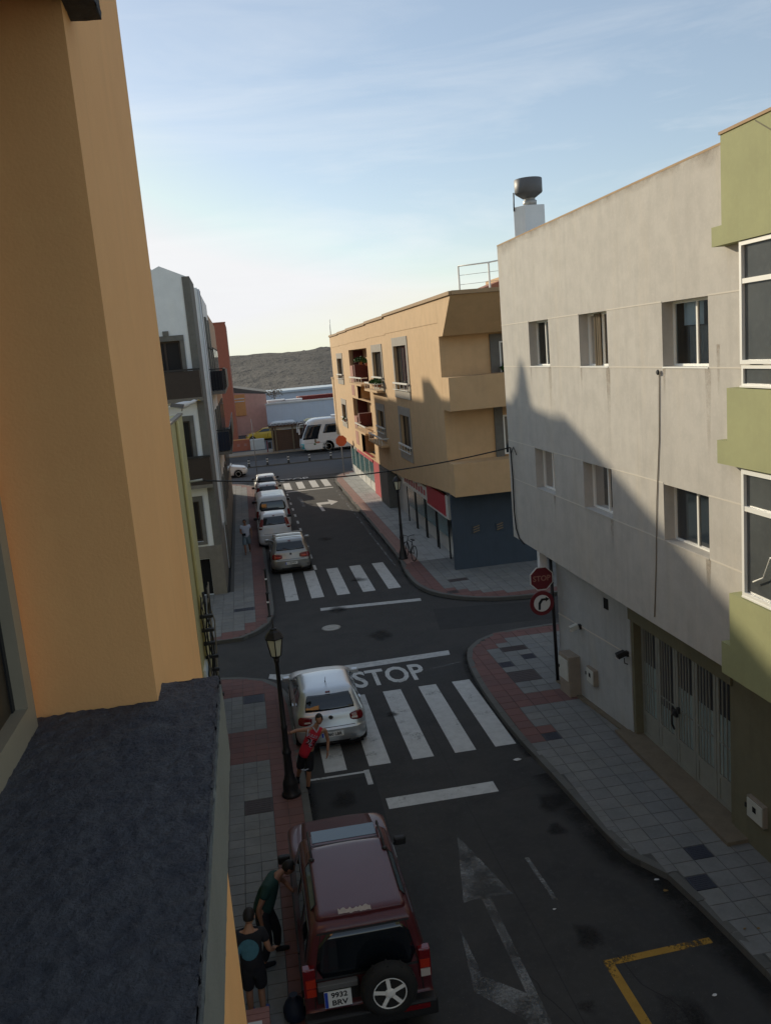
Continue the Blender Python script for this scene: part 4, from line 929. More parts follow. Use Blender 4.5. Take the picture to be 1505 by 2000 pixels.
MB().box(-4.5,-3.95,39.1,39.9,13.45,13.9).build('base', 'white_wall', chs); MB().lathe([(.62,13.9),(.5,14.15),(.34,14.35),(.24,14.8),(.10,15.3)], (-4.2,39.4,0), 10).build('finial', 'stone_trim', chs)  # added out of view, profile set by the shadow spike it throws
chw = MB(); chw.box(-5.4,-4.2,55.6,57.2,13.4,15.0); tag(chw.build('roof_chimney', 'white_wall'), 'square white chimney set back on the left roofs', 'chimney')
tb = thing('tan_building', 'tan rendered house with tall stone framed windows beyond the white building', 'building', (-1.42,52,0))
MB().box(-12,-1.42,51.82,62.6,0,12.15).build('wall', 'tan_wall', tb)
MB().box(-1.43,-1.38,51.82,62.62,0,2.2).build('plinth', 'stone_base', tb)
for y in (53.2,56,58.8,61):
    for z,h in ((8.2,2.0),(5.1,1.8),(2.5,1.5)):
        f = MB().box(-1.44,-1.34,y-.15,y+1.15,z-.1,z+h+.12).build('window', 'stone_trim', tb); MB().box(-1.36,-1.33,y,y+1.0,z,z+h).build('pane', 'glass_dark', f)
bl = MB().box(-1.42,-.8,53,61.5,7.85,8.0).build('balcony', 'stone_base', tb); MB().box(-.84,-.8,53,61.5,8.0,9.0).build('front_panel', 'dark_iron', bl)
bl = MB().box(-1.42,-.8,53,61.5,4.85,5.0).build('balcony', 'stone_base', tb); MB().box(-.84,-.8,53,61.5,5.0,6.0).build('front_panel', 'dark_iron', bl)
wing = thing('shade_wing', 'added upper block past the tan row, shaped to shade the ochre facade', 'building', (-1.5,65,5))
MB().box(-2.7,-1.45,62.62,67.6,5.6,12.1).build('wall', 'tan_wall', wing)  # added block: shades the ochre facade, leaves sun on the street below
# ------------------------------------------------------------------ across the avenue
rb = thing('red_building', 'tall brick red building closing the left side of the view', 'building', (-1,105,0))
MB().box(-25,-1.0,105,118,0,14.05).build('wall', 'red_wall', rb)
MB().box(-25,-.95,104.95,105.3,14.05,14.2).build('coping', 'red_wall', rb)
pk = thing('pink_warehouse', 'pink walled warehouse with a pale sloping roof and an orange panel', 'building', (0,116,0))
mb = MB(); mb.prism_axis([(-6,0),(3.1,0),(3.1,5.1),(-1.4,5.6),(-6,5.9)], (0,116,0), X_, Z_, Y_*9); mb.build('wall', 'pink_wall', pk)
mb = MB(); mb.prism_axis([(-6,5.9),(-1.4,5.62),(3.4,5.12),(3.4,5.3),(-1.2,6.3),(-6,6.6)], (0,117,0), X_, Z_, Y_*12); mb.build('roof', 'kerb_concrete', pk)
MB().box(-1.6,.35,115.8,116,2.6,5.35).build('orange_panel', 'orange_wall', pk)
for z in (4.75,4.4): MB().box(-1.4,.25,115.72,115.8,z,z+.12).build('stripe', 'white_paint', pk)
bw = thing('long_wall', 'long pale blue yard wall with a white coping across the avenue', 'wall', (10,114,0))
MB().box(2.9,26,114,114.4,0,3.75).build('wall_face', 'blue_white_wall', bw); MB().box(2.8,26,113.9,114.5,3.75,3.95).build('coping', 'marble_white', bw)
fw = thing('blue_shed', 'wide pale blue shed at the foot of the dark ridge', 'building', (14,178,0))
MB().box(2,60,178,190,0,2.9).build('wall', 'blue_white_wall', fw); MB().box(1.5,60.5,177.5,190.5,2.9,3.3).build('roof', 'pale_blue_and_sky_sheen', fw)
ct = thing('shipping_container', 'dark red shipping container showing over the yard wall', 'container', (9,135,0))
MB().box(8.7,14.2,135,137.4,.9,3.6).build('container_body', 'container_red', ct)
for k in range(20): MB().box(8.8+k*.27,8.9+k*.27,134.95,135,.95,3.5).build('rib', 'container_red', ct)
MB().box(8.3,8.7,135,137.4,.9,3.6).build('door', 'pink_and_lit_red', ct)
for i,(x,w_,h) in enumerate(((3.6,2.4,3.5),(5.9,2.6,3.4))):
    c = thing('site_cabin', ['blue and white site cabin behind the yard wall, nearest the pink warehouse','white railed platform behind the yard wall beside the red container'][i], 'cabin', (x,128,0))
    MB().box(x,x+w_,128,130,0,h).build('wall', 'pale_blue_and_sky_sheen', c); MB().box(x-.1,x+w_+.1,127.9,130.1,h,h+.2).build('roof', 'white_paint', c)
    for k in range(4): MB().box(x+.2+k*.55,x+.5+k*.55,127.94,128,h-.8,h-.3).build('window', 'glass_dark', c)
tr = thing('pale_bush', 'small pale yellowish bush above the yard wall', 'bush', (5,140,3))
b = MB(); rn = random.Random(3)
for k in range(260):
    p = Vector((5.0+rn.gauss(0,.7),140+rn.gauss(0,.7),4.4+rn.gauss(0,.35))); u = Vector((rn.uniform(-1,1),rn.uniform(-1,1),rn.uniform(-1,1))).normalized()*.16; w = u.cross(Z_)*.8
    b.add([p-u,p+w,p+u,p-w], [(0,1,2,3)])
b.build('foliage', 'curtain_brown', tr); MB().tube([(5,140,0),(5,140,4.3)], .08, 6).build('trunk', 'dark_wood', tr)
of = thing('barrier_wall', 'low weathered red and white painted barrier wall on the far corner', 'wall', (-.5,95,0))
MB().box(-3,.3,95,95.25,.0,1.2).build('wall_face', 'red_wall', of); MB().box(-3,.3,94.98,95.27,1.2,1.28).build('coping', 'orange_wall', of)
for k in range(4): MB().box(-2.6+k*.75,-2.3+k*.75,94.985,95,.5,.8).build('faded_patch', 'pink_and_lit_red', of)
wx = MB().box(.32,1.85,94.8,95.3,0,1.15); tag(wx.build('white_block', 'marble_white', bevel=.02), 'plain cream block wall beside the wooden kiosk', 'wall')
ks = thing('wooden_kiosk', 'dark wooden slatted kiosk on posts beside the coach', 'kiosk', (4.2,90,0))
for k in range(11): MB().box(2.75,6.4,89.6,89.66,.25+k*.185,.25+k*.185+.165).build('board', 'kiosk_wood', ks)
MB().box(2.7,6.5,89.66,89.72,.2,2.3).build('backing', 'dark_wood', ks)
for x in (2.6,2.95,4.7,6.45): MB().box(x-.07,x+.07,89.45,89.6,.1,2.75).build('post', 'curtain_brown', ks)
MB().box(2.3,6.7,89.2,91.6,2.62,2.78).build('roof', 'kiosk_wood', ks)
for k in range(12): MB().box(2.35+k*.37,2.55+k*.37,89.1,91.6,2.782,2.84).build('rafter', 'dark_wood', ks)
MB().box(2.8,6.4,89.7,89.74,2.32,2.6).build('gap_panel', 'marble_white', ks)
MB().box(2.75,2.8,89.7,91.5,.13,2.6).build('side_wall', 'kiosk_wood', ks)
bn = thing('litter_bin', 'dark litter bin on a red post beside the kiosk', 'bin', (2.2,89.9,0)); MB().box(2.1,2.4,89.8,90.1,.5,1.15).build('bin_body', 'dark_iron', bn, bevel=.02); MB().box(1.95,2.05,89.9,90,.13,1.3).build('post', 'sign_red', bn)
# flower pots on balconies
def plant(c, r, n, label, m='leaf', flat=.7):
    t = thing('potted_plant', label, 'plant', c); rn = random.Random(int(c[1]*7))
    b = MB()
    for k in range(n):
        d = Vector((rn.gauss(0,1),rn.gauss(0,1),rn.gauss(0,1))).normalized()*r*rn.random()**.4; p = Vector(c)+Vector((d.x,d.y*1.6,abs(d.z)*flat+.1)); u = Vector((rn.uniform(-1,1),rn.uniform(-1,1),rn.uniform(-.4,1))).normalized()*.09; w = u.cross(Vector((rn.random(),rn.random(),rn.random()))).normalized()*.05
        b.add([p-u,p+w,p+u,p-w], [(0,1,2,3)])
    b.build('leaves', m, t); MB().lathe([(.09,-.12),(.13,.1)], c, 10).build('pot', 'terracotta', t)
plant((8.2,59.8,8.62), .45, 260, 'round green plant on the top red loggia ledge')
plant((8.3,57.6,8.55), .3, 120, 'low plant beside the round one on the red loggia ledge')
plant((7.65,50.2,7.4), .35, 200, 'flowering plant behind the upper white balcony rail')
plant((7.65,48.9,7.4), .28, 120, 'small plant at the near end of the upper white balcony rail')
plant((7.8,68.4,4.2), .25, 80, 'small plant behind the lowest far window rail')
plant((10.55,33.9,8.05), .3, 150, 'green plant on the corner balcony by the grey wall')
# ------------------------------------------------------------------ street furniture
def lamp(x, y, label, h=3.75, z0=.12):
    r = thing('street_lamp', label, 'street lamp', (x,y,z0), group='cast iron street lamps')
    m = MB(); m.lathe([(.20,0),(.21,.04),(.19,.08),(.17,.1),(.165,.28),(.15,.34),(.12,.4),(.11,.46),(.095,.5),(.085,.9),(.09,.95),(.105,.98),(.085,1.02),(.07,1.1),(.062,1.5),(.07,1.53),(.07,1.57),(.058,1.6),(.05,2.3),(.042,h-.78),(.055,h-.76),(.06,h-.70),(.045,h-.68)], (x,y,z0), 14)
    m.build('post', 'lamp_black', r)
    zb = z0+h-.62; zt = z0+h-.24
    m = MB(); m.lathe([(.04,zb-.08),(.07,zb-.05),(.10,zb-.01),(.115,zb)], (x,y,0), 6, smooth=False)
    for k in range(6):
        a = 2*math.pi*(k+.5)/6; m.tube([(x+.115*math.cos(a),y+.115*math.sin(a),zb),(x+.185*math.cos(a),y+.185*math.sin(a),zt)], .013, 5)
    m.build('lantern_frame', 'lamp_black', r)
    m = MB(); m.lathe([(.105,zb+.005),(.172,zt-.005)], (x,y,0), 6, smooth=False); m.build('lantern_glass', 'lamp_glass', r)
    m = MB(); m.lathe([(.20,zt-.01),(.215,zt+.015),(.20,zt+.03),(.13,zt+.13),(.08,zt+.17),(.075,zt+.2),(.03,zt+.22),(.012,zt+.25),(.02,zt+.28),(.012,zt+.30),(.004,zt+.42)], (x,y,0), 6, smooth=False); m.build('lantern_cap', 'lamp_black', r)
    return r
lamp(.1, 17.36, 'black lamp post the man in red holds on to, beside the nearest silver car')
lamp(6.25, 37.19, 'black lamp post with a bicycle leaning on it, across the junction')
# sign post with stop and no-right-turn signs
sp = thing('sign_post', 'black post at the grey wall corner carrying two round traffic signs', 'sign post', (7.5,21.28,.12))
MB().tube([(7.5,21.28,.12),(7.46,21.28,3.7)], .045, 10).build('post', 'lamp_black', sp)
def sgn(c, poly, ms, parent, name='sign'):
    m = MB(); m.prism_axis(poly, c, X_, Z_, Y_*.02); return m.build(name, ms, parent)
octo = lambda r: [(r*math.cos(R(22.5+45*k)), r*math.sin(R(22.5+45*k))) for k in range(8)]
circ = lambda r, n=32: [(r*math.cos(2*math.pi*k/n), r*math.sin(2*math.pi*k/n)) for k in range(n)]
c = Vector((7.17,21.2,3.05)); p = sgn(c, octo(.335), 'sign_white', sp, 'stop_sign'); sgn(c-Y_*.004, octo(.31), 'sign_red', p, 'sign_face')
text('lettering', 'STOP', .2, c-Y_*.007, X_, Z_, 'pink_and_lit_red', p, .002, bold=.004)
c = Vector((7.15,21.2,2.38)); p = sgn(c, circ(.33), 'sign_red', sp, 'turn_sign'); sgn(c-Y_*.004, circ(.225), 'sign_white', p, 'sign_face')
sgn(c-Y_*.008, [(-.11,-.17),(-.05,-.17),(-.04,-.02),(.02,.07),(.10,.07),(.10,.035),(.2,.1),(.10,.165),(.10,.13),(-.02,.13),(-.10,.02)], 'sign_black', p, 'arrow_symbol')
m = MB(); m.obox(c-Y_*.0095, Vector((.155,0,-.155)), (0,.0015,0), Vector((.02,0,.02))*1.1)
for k in (-1,1): MB().box(7.2,7.5,21.225,21.26,3.05+k*.1,3.08+k*.1).build('clamp', 'metal_grey', sp)
MB().box(7.2,7.5,21.225,21.26,2.37,2.4).build('clamp', 'metal_grey', sp)
fs = thing('sign_post', 'slim post with an orange red stop sign at the far kerb corner', 'sign post', (7.1,66.5,.12))
MB().tube([(7.1,66.5,.12),(7.1,66.5,3.1)], .035, 8).build('post', 'pole_grey', fs)
c = Vector((7.1,66.42,2.8)); p = sgn(c, octo(.44), 'sign_orange', fs, 'stop_sign'); text('lettering', 'STOP', .25, c-Y_*.004, X_, Z_, 'sign_orange', p, .002)
pp = MB(); pp.tube([(.1,74.5,0),(.1,74.5,4.6)], .035, 6); tag(pp.build('signal_pole', 'pole_grey'), 'thin grey pole in the avenue above the bonnet of the white car', 'pole')
for o_ in [bpy.data.objects['signal_pole']]: o_.location = (.45,0,0)
# tall thin bollard with reflective band at the left kerb
def bollard(x, y, h, label, r=.035, z0=.12, group=None, band=True):
    t = thing('bollard', label, 'bollard', (x,y,z0), group=group)
    MB().lathe([(r*1.6,0),(r*1.6,.03),(r,.06),(r,h-.1),(r*1.3,h-.09),(r*1.3,h-.05),(r*.8,h-.02),(.005,h)], (x,y,z0), 10).build('post', 'bollard_black', t)
    if band: MB().lathe([(r*1.06,h*.55),(r*1.06,h*.55+.06)], (x,y,z0), 10).build('reflective_band', 'sign_white', t)
bollard(.13, 34.1, 1.05, 'black bollard by the kerb, to the left of the silver estate hatchback', .045)
bollard(.1, 28.95+1.9, .95, 'short dark bollard on the kerb of the left corner across the junction', .045)
for i,(x,y,lb) in enumerate(((-.05,78.83,'banded kerb bollard on the median, first from the left'),(1.6,78.83,'banded kerb bollard on the median, second from the left'),(3.5,78.83,'banded bollard in the middle of the median row'),(5.4,78.83,'banded kerb bollard on the median, fourth from the left'),(7.35,78.83,'banded kerb bollard on the median, nearest the far stop sign'))):
    t = thing('median_bollard', lb, 'bollard', (x,y,.1), group='bollards on the avenue median')
    MB().lathe([(.11,0),(.12,.05),(.09,.1),(.09,.62),(.06,.7),(.01,.72)], (x,y,.1), 10).build('post', 'leaf' if False else 'bollard_black', t)
    for z in (.28,.5): MB().lathe([(.094,z),(.094,z+.09)], (x,y,.1), 10).build('reflective_band', 'sign_white', t)
# bicycle against the far lamp
def bicycle(x, y, rz):
    r = thing('bicycle', 'dark bicycle leaning against the far black lamp post', 'bicycle', (0,0,0))
    def ring(cx, cz, R_, t, mname, nm):
        m = MB(); m.tube([(cx+R_*math.cos(2*math.pi*k/24),0,cz+R_*math.sin(2*math.pi*k/24)) for k in range(25)], t, 6, cap=False); o = m.build(nm, mname, r)
        s = MB()
        for k in range(10): a = 2*math.pi*k/10; s.tube([(cx,0,cz),(cx+R_*math.cos(a),0,cz+R_*math.sin(a))], .003, 3)
        s.build('spokes', 'metal_light', o)
    ring(-.5,.34,.33,.02,'rubber','wheel'); ring(.52,.34,.33,.02,'rubber','wheel')
    f = MB()
    for a,b in (((-.5,0,.34),(-.08,0,.32)),((-.08,0,.32),(-.2,0,.85)),((-.2,0,.78),(.35,0,.8)),((-.08,0,.32),(.38,0,.72)),((-.5,0,.34),(-.2,0,.76)),((.52,0,.34),(.35,0,.92))): f.tube([a,b], .017, 6)
    f.build('frame', 'dark_iron', r)
    MB().tube([(.33,-.29,1.03),(.36,-.12,.99),(.35,0,.95),(.36,.12,.99),(.33,.29,1.03)], .013, 6).build('handlebar', 'dark_iron', r)
    MB().obox((-.22,0,.9), (.13,0,0), (0,.06,0), (0,0,.025)).build('saddle', 'dark_iron', r, bevel=.015)
    MB().obox((-.08,0,.32), (.09,0,.02), (0,.07,0), (0,0,.015)).build('pedals', 'dark_iron', r)
    r.location = (x,y,.125); r.rotation_euler = (R(8),0,rz)
bicycle(6.5,37.0,R(100))

# ------------------------------------------------------------------ vehicles: horizontal-slice loft
class Loft:
    NR, NC, NS = 8, 5, 26
    def __init__(s, keys): s.k = keys; s.K = len(keys)
    def par(s, q):
        q = max(0, min(s.K-1-1e-9, q)); i = int(q); t = q-i; k = s.k; out = []
        for j in range(8):
            p0 = k[max(i-1,0)][j]; p1 = k[i][j]; p2 = k[i+1][j]; p3 = k[min(i+2,s.K-1)][j]
            m1 = (p2-p0)/2; m2 = (p3-p1)/2; d = p2-p1
            if (p1-p0)*d <= 0: m1 = 0
            else: m1 = math.copysign(min(abs(m1), 1.6*abs(d), 1.6*abs(p1-p0)), d)
            if (p3-p2)*d <= 0: m2 = 0
            else: m2 = math.copysign(min(abs(m2), 1.6*abs(d), 1.6*abs(p3-p2)), d)
            t2 = t*t; t3 = t2*t
            out.append((2*t3-3*t2+1)*p1+(t3-2*t2+t)*m1+(-2*t3+3*t2)*p2+(t3-t2)*m2)
        return out
    def P(s, q, t):
        z, yr, yf, w, rr, rf, br, bf = s.par(q); t %= 8; i = int(t); u = t-i
        rr = min(rr, w*.95); rf = min(rf, w*.95)
        cr = br*((w-rr)/w)**2; cf = bf*((w-rf)/w)**2
        if i == 0: x = -(w-rr)+2*(w-rr)*u; return Vector((x, yr+br*(x/w)**2, z))
        if i == 1: a = -math.pi/2+u*math.pi/2; return Vector((w-rr+rr*math.cos(a), yr+cr+rr+rr*math.sin(a), z))
        if i == 2: return Vector((w, (yr+cr+rr)*(1-u)+(yf-cf-rf)*u, z))
        if i == 3: a = u*math.pi/2; return Vector((w-rf+rf*math.cos(a), yf-cf-rf+rf*math.sin(a), z))
        if i == 4: x = (w-rf)-2*(w-rf)*u; return Vector((x, yf-bf*(x/w)**2, z))
        if i == 5: a = math.pi/2+u*math.pi/2; return Vector((-(w-rf)+rf*math.cos(a), yf-cf-rf+rf*math.sin(a), z))
        if i == 6: return Vector((-w, (yf-cf-rf)*(1-u)+(yr+cr+rr)*u, z))
        a = math.pi+u*math.pi/2; return Vector((-(w-rr)+rr*math.cos(a), yr+cr+rr+rr*math.sin(a), z))
    def N(s, q, t):
        e = .02; a = s.P(min(q+e,s.K-1), t)-s.P(max(q-e,0), t); b = s.P(q, t+e)-s.P(q, t-e)
        n = b.cross(a); return n.normalized() if n.length > 1e-9 else Vector((0,0,1))
    def q(s, z):
        lo, hi = 0, s.K-1-1e-6
        for _ in range(40):
            m = (lo+hi)/2
            if s.par(m)[0] < z: lo = m
            else: hi = m
        return lo
    def ts(s):
        out = []
        for i in range(8):
            n = (s.NR if i in (0,4) else s.NS if i in (2,6) else s.NC); out += [i+k/n for k in range(n)]
        return out
    def body(s, sub=5):
        mb = MB(); ts = s.ts(); n = len(ts); rows = [k/sub for k in range((s.K-1)*sub+1)]
        vs = [s.P(min(q,s.K-1-1e-6), t) for q in rows for t in ts]
        mb.add(vs, [(j*n+i, j*n+(i+1)%n, (j+1)*n+(i+1)%n, (j+1)*n+i) for j in range(len(rows)-1) for i in range(n)], 0, True)
        mb.f.append(list(range(n))); mb.m.append(0); mb.sm.append(False)
        mb.f.append(list(range((len(rows)-1)*n, len(rows)*n))); mb.m.append(0); mb.sm.append(True)
        return mb
    def patch(s, z0, z1, t0, t1, off=.006, nu=12, nv=6, z0b=None, z1b=None, rnd=.0):
        """surface patch between heights z0..z1 at t0 and z0b..z1b at t1, pushed out by off with a skirt"""
        z0b = z0 if z0b is None else z0b; z1b = z1 if z1b is None else z1b; vs = []; ins = []
        for j in range(nv+1):
            for i in range(nu+1):
                u, v = i/nu, j/nv; vv = v
                if rnd:   # pull corners in
                    du = min(u,1-u)/rnd; 
                    if du < 1: k = 1-math.sqrt(max(0,1-(1-du)**2)); vv = .5+(v-.5)*(1-k*.5)
                z = (z0+(z0b-z0)*u)+((z1+(z1b-z1)*u)-(z0+(z0b-z0)*u))*vv
                q = s.q(z); t = t0+(t1-t0)*u; p = s.P(q, t); n = s.N(q, t); vs.append(p+n*off); ins.append(p-n*.01)
        mb = MB(); W_ = nu+1
        mb.add(vs, [(j*W_+i, j*W_+i+1, (j+1)*W_+i+1, (j+1)*W_+i) for j in range(nv) for i in range(nu)], 0, True)
        edge = [i for i in range(W_)]+[j*W_+nu for j in range(1,nv+1)]+[nv*W_+i for i in range(nu-1,-1,-1)]+[j*W_ for j in range(nv-1,0,-1)]
        m = len(edge); ev = [vs[e] for e in edge]+[ins[e] for e in edge]
        mb.add(ev, [(i,(i+1)%m,m+(i+1)%m,m+i) for i in range(m)])
        return mb
def wheel(parent, x, y, r, w=.19, name='wheel', m='alloy', spokes=5, seat=0):
    s = 1 if x > 0 else -1; mb = MB(); mb.lathe([(r*.62,-w/2),(r*.9,-w/2),(r,-w*.32),(r,w*.32),(r*.9,w/2),(r*.62,w/2)], (x,y,r), 26, axis='x'); o = mb.build(name, 'rubber', parent)
    mb = MB(); mb.lathe([(r*.60,s*w*.30),(r*.66,s*w*.52),(r*.60,s*w*.5)], (x,y,r), 26, axis='x'); mb.lathe([(.001,s*w*.46),(r*.14,s*w*.5),(r*.16,s*w*.36)], (x,y,r), 12, axis='x')
    for k in range(spokes):
        a = 2*math.pi*(k+.25)/spokes; d = Vector((0,math.cos(a),math.sin(a))); q = Vector((0,-math.sin(a),math.cos(a))); c0 = Vector((x+s*w*.40,y,r))
        mb.obox(c0+d*r*.36, d*r*.27, q*r*.085, X_*.012)
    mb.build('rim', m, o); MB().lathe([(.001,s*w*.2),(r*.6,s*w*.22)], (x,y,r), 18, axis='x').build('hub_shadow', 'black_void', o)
    return o
def arch(parent, x, y, r, m='seam'):
    s = 1 if x > 0 else -1; mb = MB(); pts = [(y+r*math.cos(a),r*.86+r*math.sin(a)) for a in [math.pi*(-.1+1.2*k/20) for k in range(21)]]
    mb.prism_axis([(p[0], p[1]) for p in pts], (x,0,0), Y_, Z_, X_*s*.012); return mb.build('wheel_arch', m, parent)
def mirrors(parent, x, y, z, m, sides=(-1,1)):
    for s in sides:
        mb = MB(); mb.obox((s*(x+.11),y,z), (.10,0,0), (0,.055,0), (0,0,.07)); o = mb.build('wing_mirror', m, parent, bevel=.03)
        MB().box(min(s*x,s*(x+.05))-.01,max(s*x,s*(x+.05))+.01,y-.02,y+.02,z-.06,z-.02).build('mirror_arm', 'trim_black', o)
def plate(parent, c, U, V, s1, s2=None, w=.52, h=.11):
    U = Vector(U).normalized(); V = Vector(V).normalized(); N = U.cross(V); c = Vector(c)
    p = MB().obox(c, U*w/2, V*h/2, N*.006).build('number_plate', 'plate_white', parent)
    MB().obox(c-U*(w/2-.025)+N*.001, U*.022, V*(h/2-.004), N*.0065).build('country_band', 'plate_blue', p)
    if s2: 
        text('lettering', s1, .105, c+V*h*.23+U*.02+N*.008, U, V, 'sign_black', p, .001, sx=1.05, bold=.003); text('lettering', s2, .105, c-V*h*.24+U*.02+N*.008, U, V, 'sign_black', p, .001, sx=1.15, bold=.003)
    else: text('lettering', s1, .105, c+U*.02+N*.008, U, V, 'sign_black', p, .001, sx=.95, bold=.003)
    return p

def hatch(label, paint, Lg=4.0, W_=.84, H=1.46, group=None, lights='round', plate_s=None, wiper=True, rack=False, antenna=True, glassband=.36, badge=True, kind='hatch', name='parked_car'):
    r = thing(name, label, 'car', (0,0,0), group=group); f = H/1.46; w = W_; Lf = Lg
    K = [(.20,.16,Lf-.16,w-.10,.30,.40,.05,.14),(.30,.05,Lf-.05,w-.03,.28,.42,.05,.16),(.48,.0,Lf,w,.26,.44,.06,.18),(.60*f,.0,Lf-.02,w,.26,.44,.06,.18),(.66*f,.03,Lf-.08,w,.26,.44,.06,.18),(.80*f,.07,Lf-.22,w-.005,.24,.42,.06,.18),
         (.89*f,.09,Lf-.62,w-.02,.24,.36,.06,.16),(.955*f,.11,Lf-1.0,w-.045,.22,.28,.06,.14),(1.02*f,.15,Lf-1.22,w-.075,.20,.2,.07,.12),(1.20*f,.26,Lf-1.62,w-.145,.18,.18,.07,.11),(1.36*f,.38,Lf-1.98,w-.205,.16,.16,.07,.11),
         (1.415*f,.47,Lf-2.12,w-.25,.16,.16,.07,.11),(1.445*f,.60,Lf-2.28,w-.36,.18,.18,.06,.10),(H,.85,Lf-2.55,w-.55,.16,.16,.03,.06)]
    lo = Loft(K); bd = lo.body(); bd.build('body', paint, r)
    zb, zt = 1.03*f, 1.355*f
    g = lo.patch(zb, zt, -.12, 1.12, .005, 20, 6, rnd=.08).build('rear_window', 'car_glass', r)
    for s in (0,1):
        a = (2.10, 2.46) if s == 0 else (6.54, 6.90); b = (2.49, 3.02) if s == 0 else (5.98, 6.51)
        lo.patch(zb, zt-.01, *a, .004, 8, 6).build('side_window', 'car_glass', r); lo.patch(zb-.02, zt-.01, *b, .004, 8, 6).build('side_window', 'car_glass', r)
        for tt in ((2.42,2.43) if s == 0 else (6.57,6.58)),: lo.patch(.36, 1.0*f, *tt, .002, 1, 8).build('door_seam', 'seam', r)
        x = 1 if s == 0 else -1
        lo.patch(.84*f,.865*f,*((2.28,2.35) if s == 0 else (6.65,6.72)),.02,3,1).build('door_handle', paint, r)
    lo.patch(zb-.02, zt-.02, 4.04, 4.96, .004, 12, 6).build('windscreen', 'car_glass', r)
    # tail lights
    if lights == 'round':
        for s in (-1,1):
            for q,(tm,m) in enumerate((((.93 if s > 0 else .07),'tail_red'),)):
                a,b = ((.80,1.55) if s > 0 else (7.45,8.20))
                l_ = lo.patch(.675*f,.90*f,a,b,.012,12,6,rnd=.5).build('tail_light', 'tail_red', r)
                a,b = ((.86,1.2) if s > 0 else (7.8,8.14)); lo.patch(.73*f,.80*f,a,b,.016,6,4,rnd=.45).build('reversing_lens', 'tail_bright', l_)
    elif lights == 'block':
        for s in (-1,1):
            a,b = ((.88,1.5) if s > 0 else (7.5,8.12)); za, zc = (.74*f,.76*f) if s > 0 else (.76*f,.74*f)
            l_ = lo.patch(za,.945*f,a,b,.012,12,6,rnd=.35,z0b=zc).build('tail_light', 'tail_red', r)
            a,b = ((.90,1.1) if s > 0 else (7.9,8.10)); lo.patch(.79*f,.83*f,a,b,.015,6,3,rnd=.3).build('reversing_lens', 'lens_clear', l_)
    else:   # tall lamps beside the rear window
        for s in (-1,1):
            a,b = ((1.02,1.75) if s > 0 else (7.25,7.98)); l_ = lo.patch(.86*f,1.28*f,a,b,.012,6,10,rnd=.3).build('tail_light', 'tail_red', r)
            lo.patch(.92*f,.98*f,a+.05,b-.05,.016,4,3).build('reversing_lens', 'lens_clear', l_)
    for s in (-1,1):
        a,b = ((3.35,4.12) if s > 0 else (4.88,5.65)); lo.patch(.64*f,.79*f,a,b,.01,8,4,rnd=.3).build('headlight', 'lens_clear', r)
    # seams, bumper lines, handle recess
    lo.patch(.655*f,.668*f,.02,.98,.002,14,1).build('tailgate_seam', 'seam', r)
    lo.patch(.40,.412,7.2,9.8-8+8,.003,40,1).build('bumper_seam', 'seam', r) if False else None
    lo.patch(.22,.30,.1,.9,.004,12,2).build('rear_diffuser', 'trim_black', r)
    if badge:
        p = lo.P(lo.q(.88*f), .5); n = lo.N(lo.q(.88*f), .5); b = MB(); e1 = X_; e2 = n.cross(e1)
        b.add([p+n*.01+e1*.055*math.cos(2*math.pi*k/16)+e2*.055*math.sin(2*math.pi*k/16) for k in range(16)], [tuple(range(16))]); bb = b.build('badge', 'seam', r)
        b = MB(); b.tube([p+n*.013+e1*.05*math.cos(2*math.pi*k/16)+e2*.05*math.sin(2*math.pi*k/16) for k in range(17)], .007, 5, cap=False); b.build('badge_ring', 'chrome', bb)
    if wiper:
        a = lo.P(lo.q(zb+.005), .5)+Vector((0,-.02,.0)); b = lo.P(lo.q(zb+.12), .22)+Vector((0,-.022,0)); MB().tube([a,b], .009, 5).build('wiper', 'trim_black', r)
    if plate_s:
        zz = .5*f+(.0 if lights != 'tall' else .06); p = lo.P(lo.q(zz), .5); plate(r, p-Y_*.012, X_, Z_, plate_s)
    if antenna: MB().tube([(0,.95,H-.01),(0,.90,H+.02),(0,.72,H+.2)], [.02,.008,.004], 6).build('aerial', 'trim_black', r)
    lo.patch(1.375*f, 1.40*f, .44, .56, .012, 4, 1).build('brake_light', 'tail_red', r)
    if rack:
        for y in (1.0,1.75):
            b = MB(); b.tube([(-w+.2,y,H-.06),(-w+.22,y,H+.05),(w-.22,y,H+.05),(w-.2,y,H-.06)], .022, 6); b.build('roof_bar', 'metal_light', r)
    ry, fy, wr = .72, Lf-.80, .305
    for x in (-w+.075,w-.075):
        for y in (ry,fy): wheel(r, x, y, wr); arch(r, (w-.012)*(1 if x > 0 else -1), y, wr+.055)
    mirrors(r, w-.05, Lf-1.35, 1.0*f, paint if kind != 'dark' else 'trim_black')
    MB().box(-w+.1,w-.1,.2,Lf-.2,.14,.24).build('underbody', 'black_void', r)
    return r
def put(r, x, y, rz=0, z=0): r.location = (x,y,z); r.rotation_euler = (0,0,rz); return r

